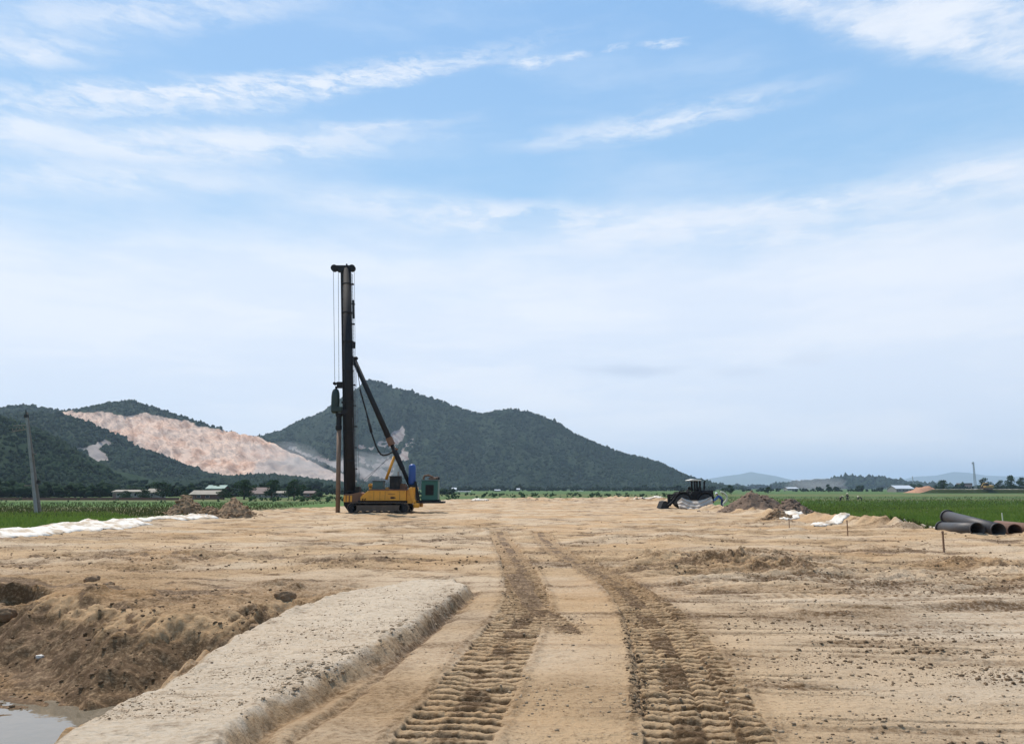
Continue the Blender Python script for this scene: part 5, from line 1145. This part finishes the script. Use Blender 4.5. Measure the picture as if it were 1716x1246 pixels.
for (px, Yw, bd, hat, rz0, lab, mm) in ((1408, 172, 75, 'helmet0', .4, 'stooping farm worker in dark clothes, leftmost of three in the field', M_darkc), (1420.5, 170, 8, 'cone', 1.5, 'upright farm worker with a pale hat, middle one of three in the field', M_darkc),
                                   (1444, 168, 78, 'cone', 3.0, 'stooping farm worker in dark clothes, rightmost of three in the field', M_darkc)):
    q = at(px, 836, Yw); person((q.x, Yw, FIELD), rz0, .2, mm, M_darkc, 'cone' if hat == 'cone' else 'helmet', lab, gf, bd, 1.05)

# ------------------------------------------------------------------ yellow excavator far away on the right
DE = 436; q = at(1655, 819, DE); eo = Vector((q.x, DE, at(1655, 818.6, DE).z - .3))
M_exy = mat('excavator_yellow', (.42, .24, .06), .6, 0, .4); ex = empty('excavator', eo, 0, 'small yellow excavator on the embankment right of the lattice mast', 'excavator')
k = DE / F
for sy in (-1, 1): MB().bx(-5 * k, 6 * k, sy * 1.2 - .3, sy * 1.2 + .3, 0, 2.4 * k).build('crawler_track', M_rusty, ex, .1)
MB().bx(-4.5 * k, 8 * k, -1.4, 1.4, 2.6 * k, 6.0 * k).build('body', M_exy, ex, .1)
MB().bx(-4 * k, 0 * k, -1.3, -.2, 6 * k, 9.6 * k).build('cab', M_dbox, ex, .08); MB().bx(5 * k, 8.6 * k, -1.3, 1.3, 3 * k, 7.2 * k).build('counterweight', M_exy, ex, .1)
MB().path([(-2 * k, .4, 5 * k), (1.5 * k, .4, 10.5 * k), (-5.5 * k, .4, 10 * k)], .28, 8).build('boom', M_exy, ex); MB().path([(-5.5 * k, .4, 10 * k), (-9.5 * k, .4, 4 * k)], .22, 8).build('stick', M_exy, ex)
MB().prism([(-11.5 * k, 4.6 * k), (-8.5 * k, 4.6 * k), (-8 * k, 1.5 * k), (-10.5 * k, 1 * k)], -.1, .9).build('bucket', M_rusty, ex)

# ------------------------------------------------------------------ air: even haze round everything
hm = bpy.data.materials.new('haze'); hm.use_nodes = True; hn = hm.node_tree; hn.nodes.clear(); t = NT(hn)
pv = t.n('ShaderNodeVolumePrincipled', {'Color': (.62, .81, 1.0, 1), 'Density': 1.2e-4, 'Anisotropy': .25}); t.n('ShaderNodeOutputMaterial', {'Volume': pv.outputs[0]})
hz = MB().bx(-17000, 17000, -17000, 17000, -8, 330).build('haze', hm); hz['kind'] = 'stuff'; hz['label'] = 'pale even haze over the fields and hills'

dm = bpy.data.materials.new('dust'); dm.use_nodes = True; dn = dm.node_tree; dn.nodes.clear(); t = NT(dn)
pv = t.n('ShaderNodeVolumePrincipled', {'Color': (.88, .86, .84, 1), 'Density': 5e-3, 'Anisotropy': .2}); t.n('ShaderNodeOutputMaterial', {'Volume': pv.outputs[0]})
for (px, py, Dd, a, b_, c, lab) in ((470, 772, 1010, 55, 40, 26, 'thin dust drifting at the foot of the quarry face'), (615, 785, 1130, 60, 40, 24, 'thin dust hanging over the worked ground behind the rig'), (1370, 812, 1050, 40, 40, 9, 'pale dust low over the far side of the right field')):
    bm = bmesh.new(); bmesh.ops.create_icosphere(bm, subdivisions=4, radius=1); 
    for v in bm.verts:
        n_ = 1 + .35 * float(fbm(np.array([v.co.x * 1.4 + px]), np.array([v.co.z * 1.4 + v.co.y]), 2, 3)[0]); v.co = Vector((v.co.x * a, v.co.y * b_, v.co.z * c)) * n_
    me = bpy.data.meshes.new('dust_cloud'); bm.to_mesh(me); bm.free(); me.materials.append(dm); o = bpy.data.objects.new('dust_cloud', me); col.objects.link(o); o.location = at(px, py, Dd); o['kind'] = 'stuff'; o['label'] = lab
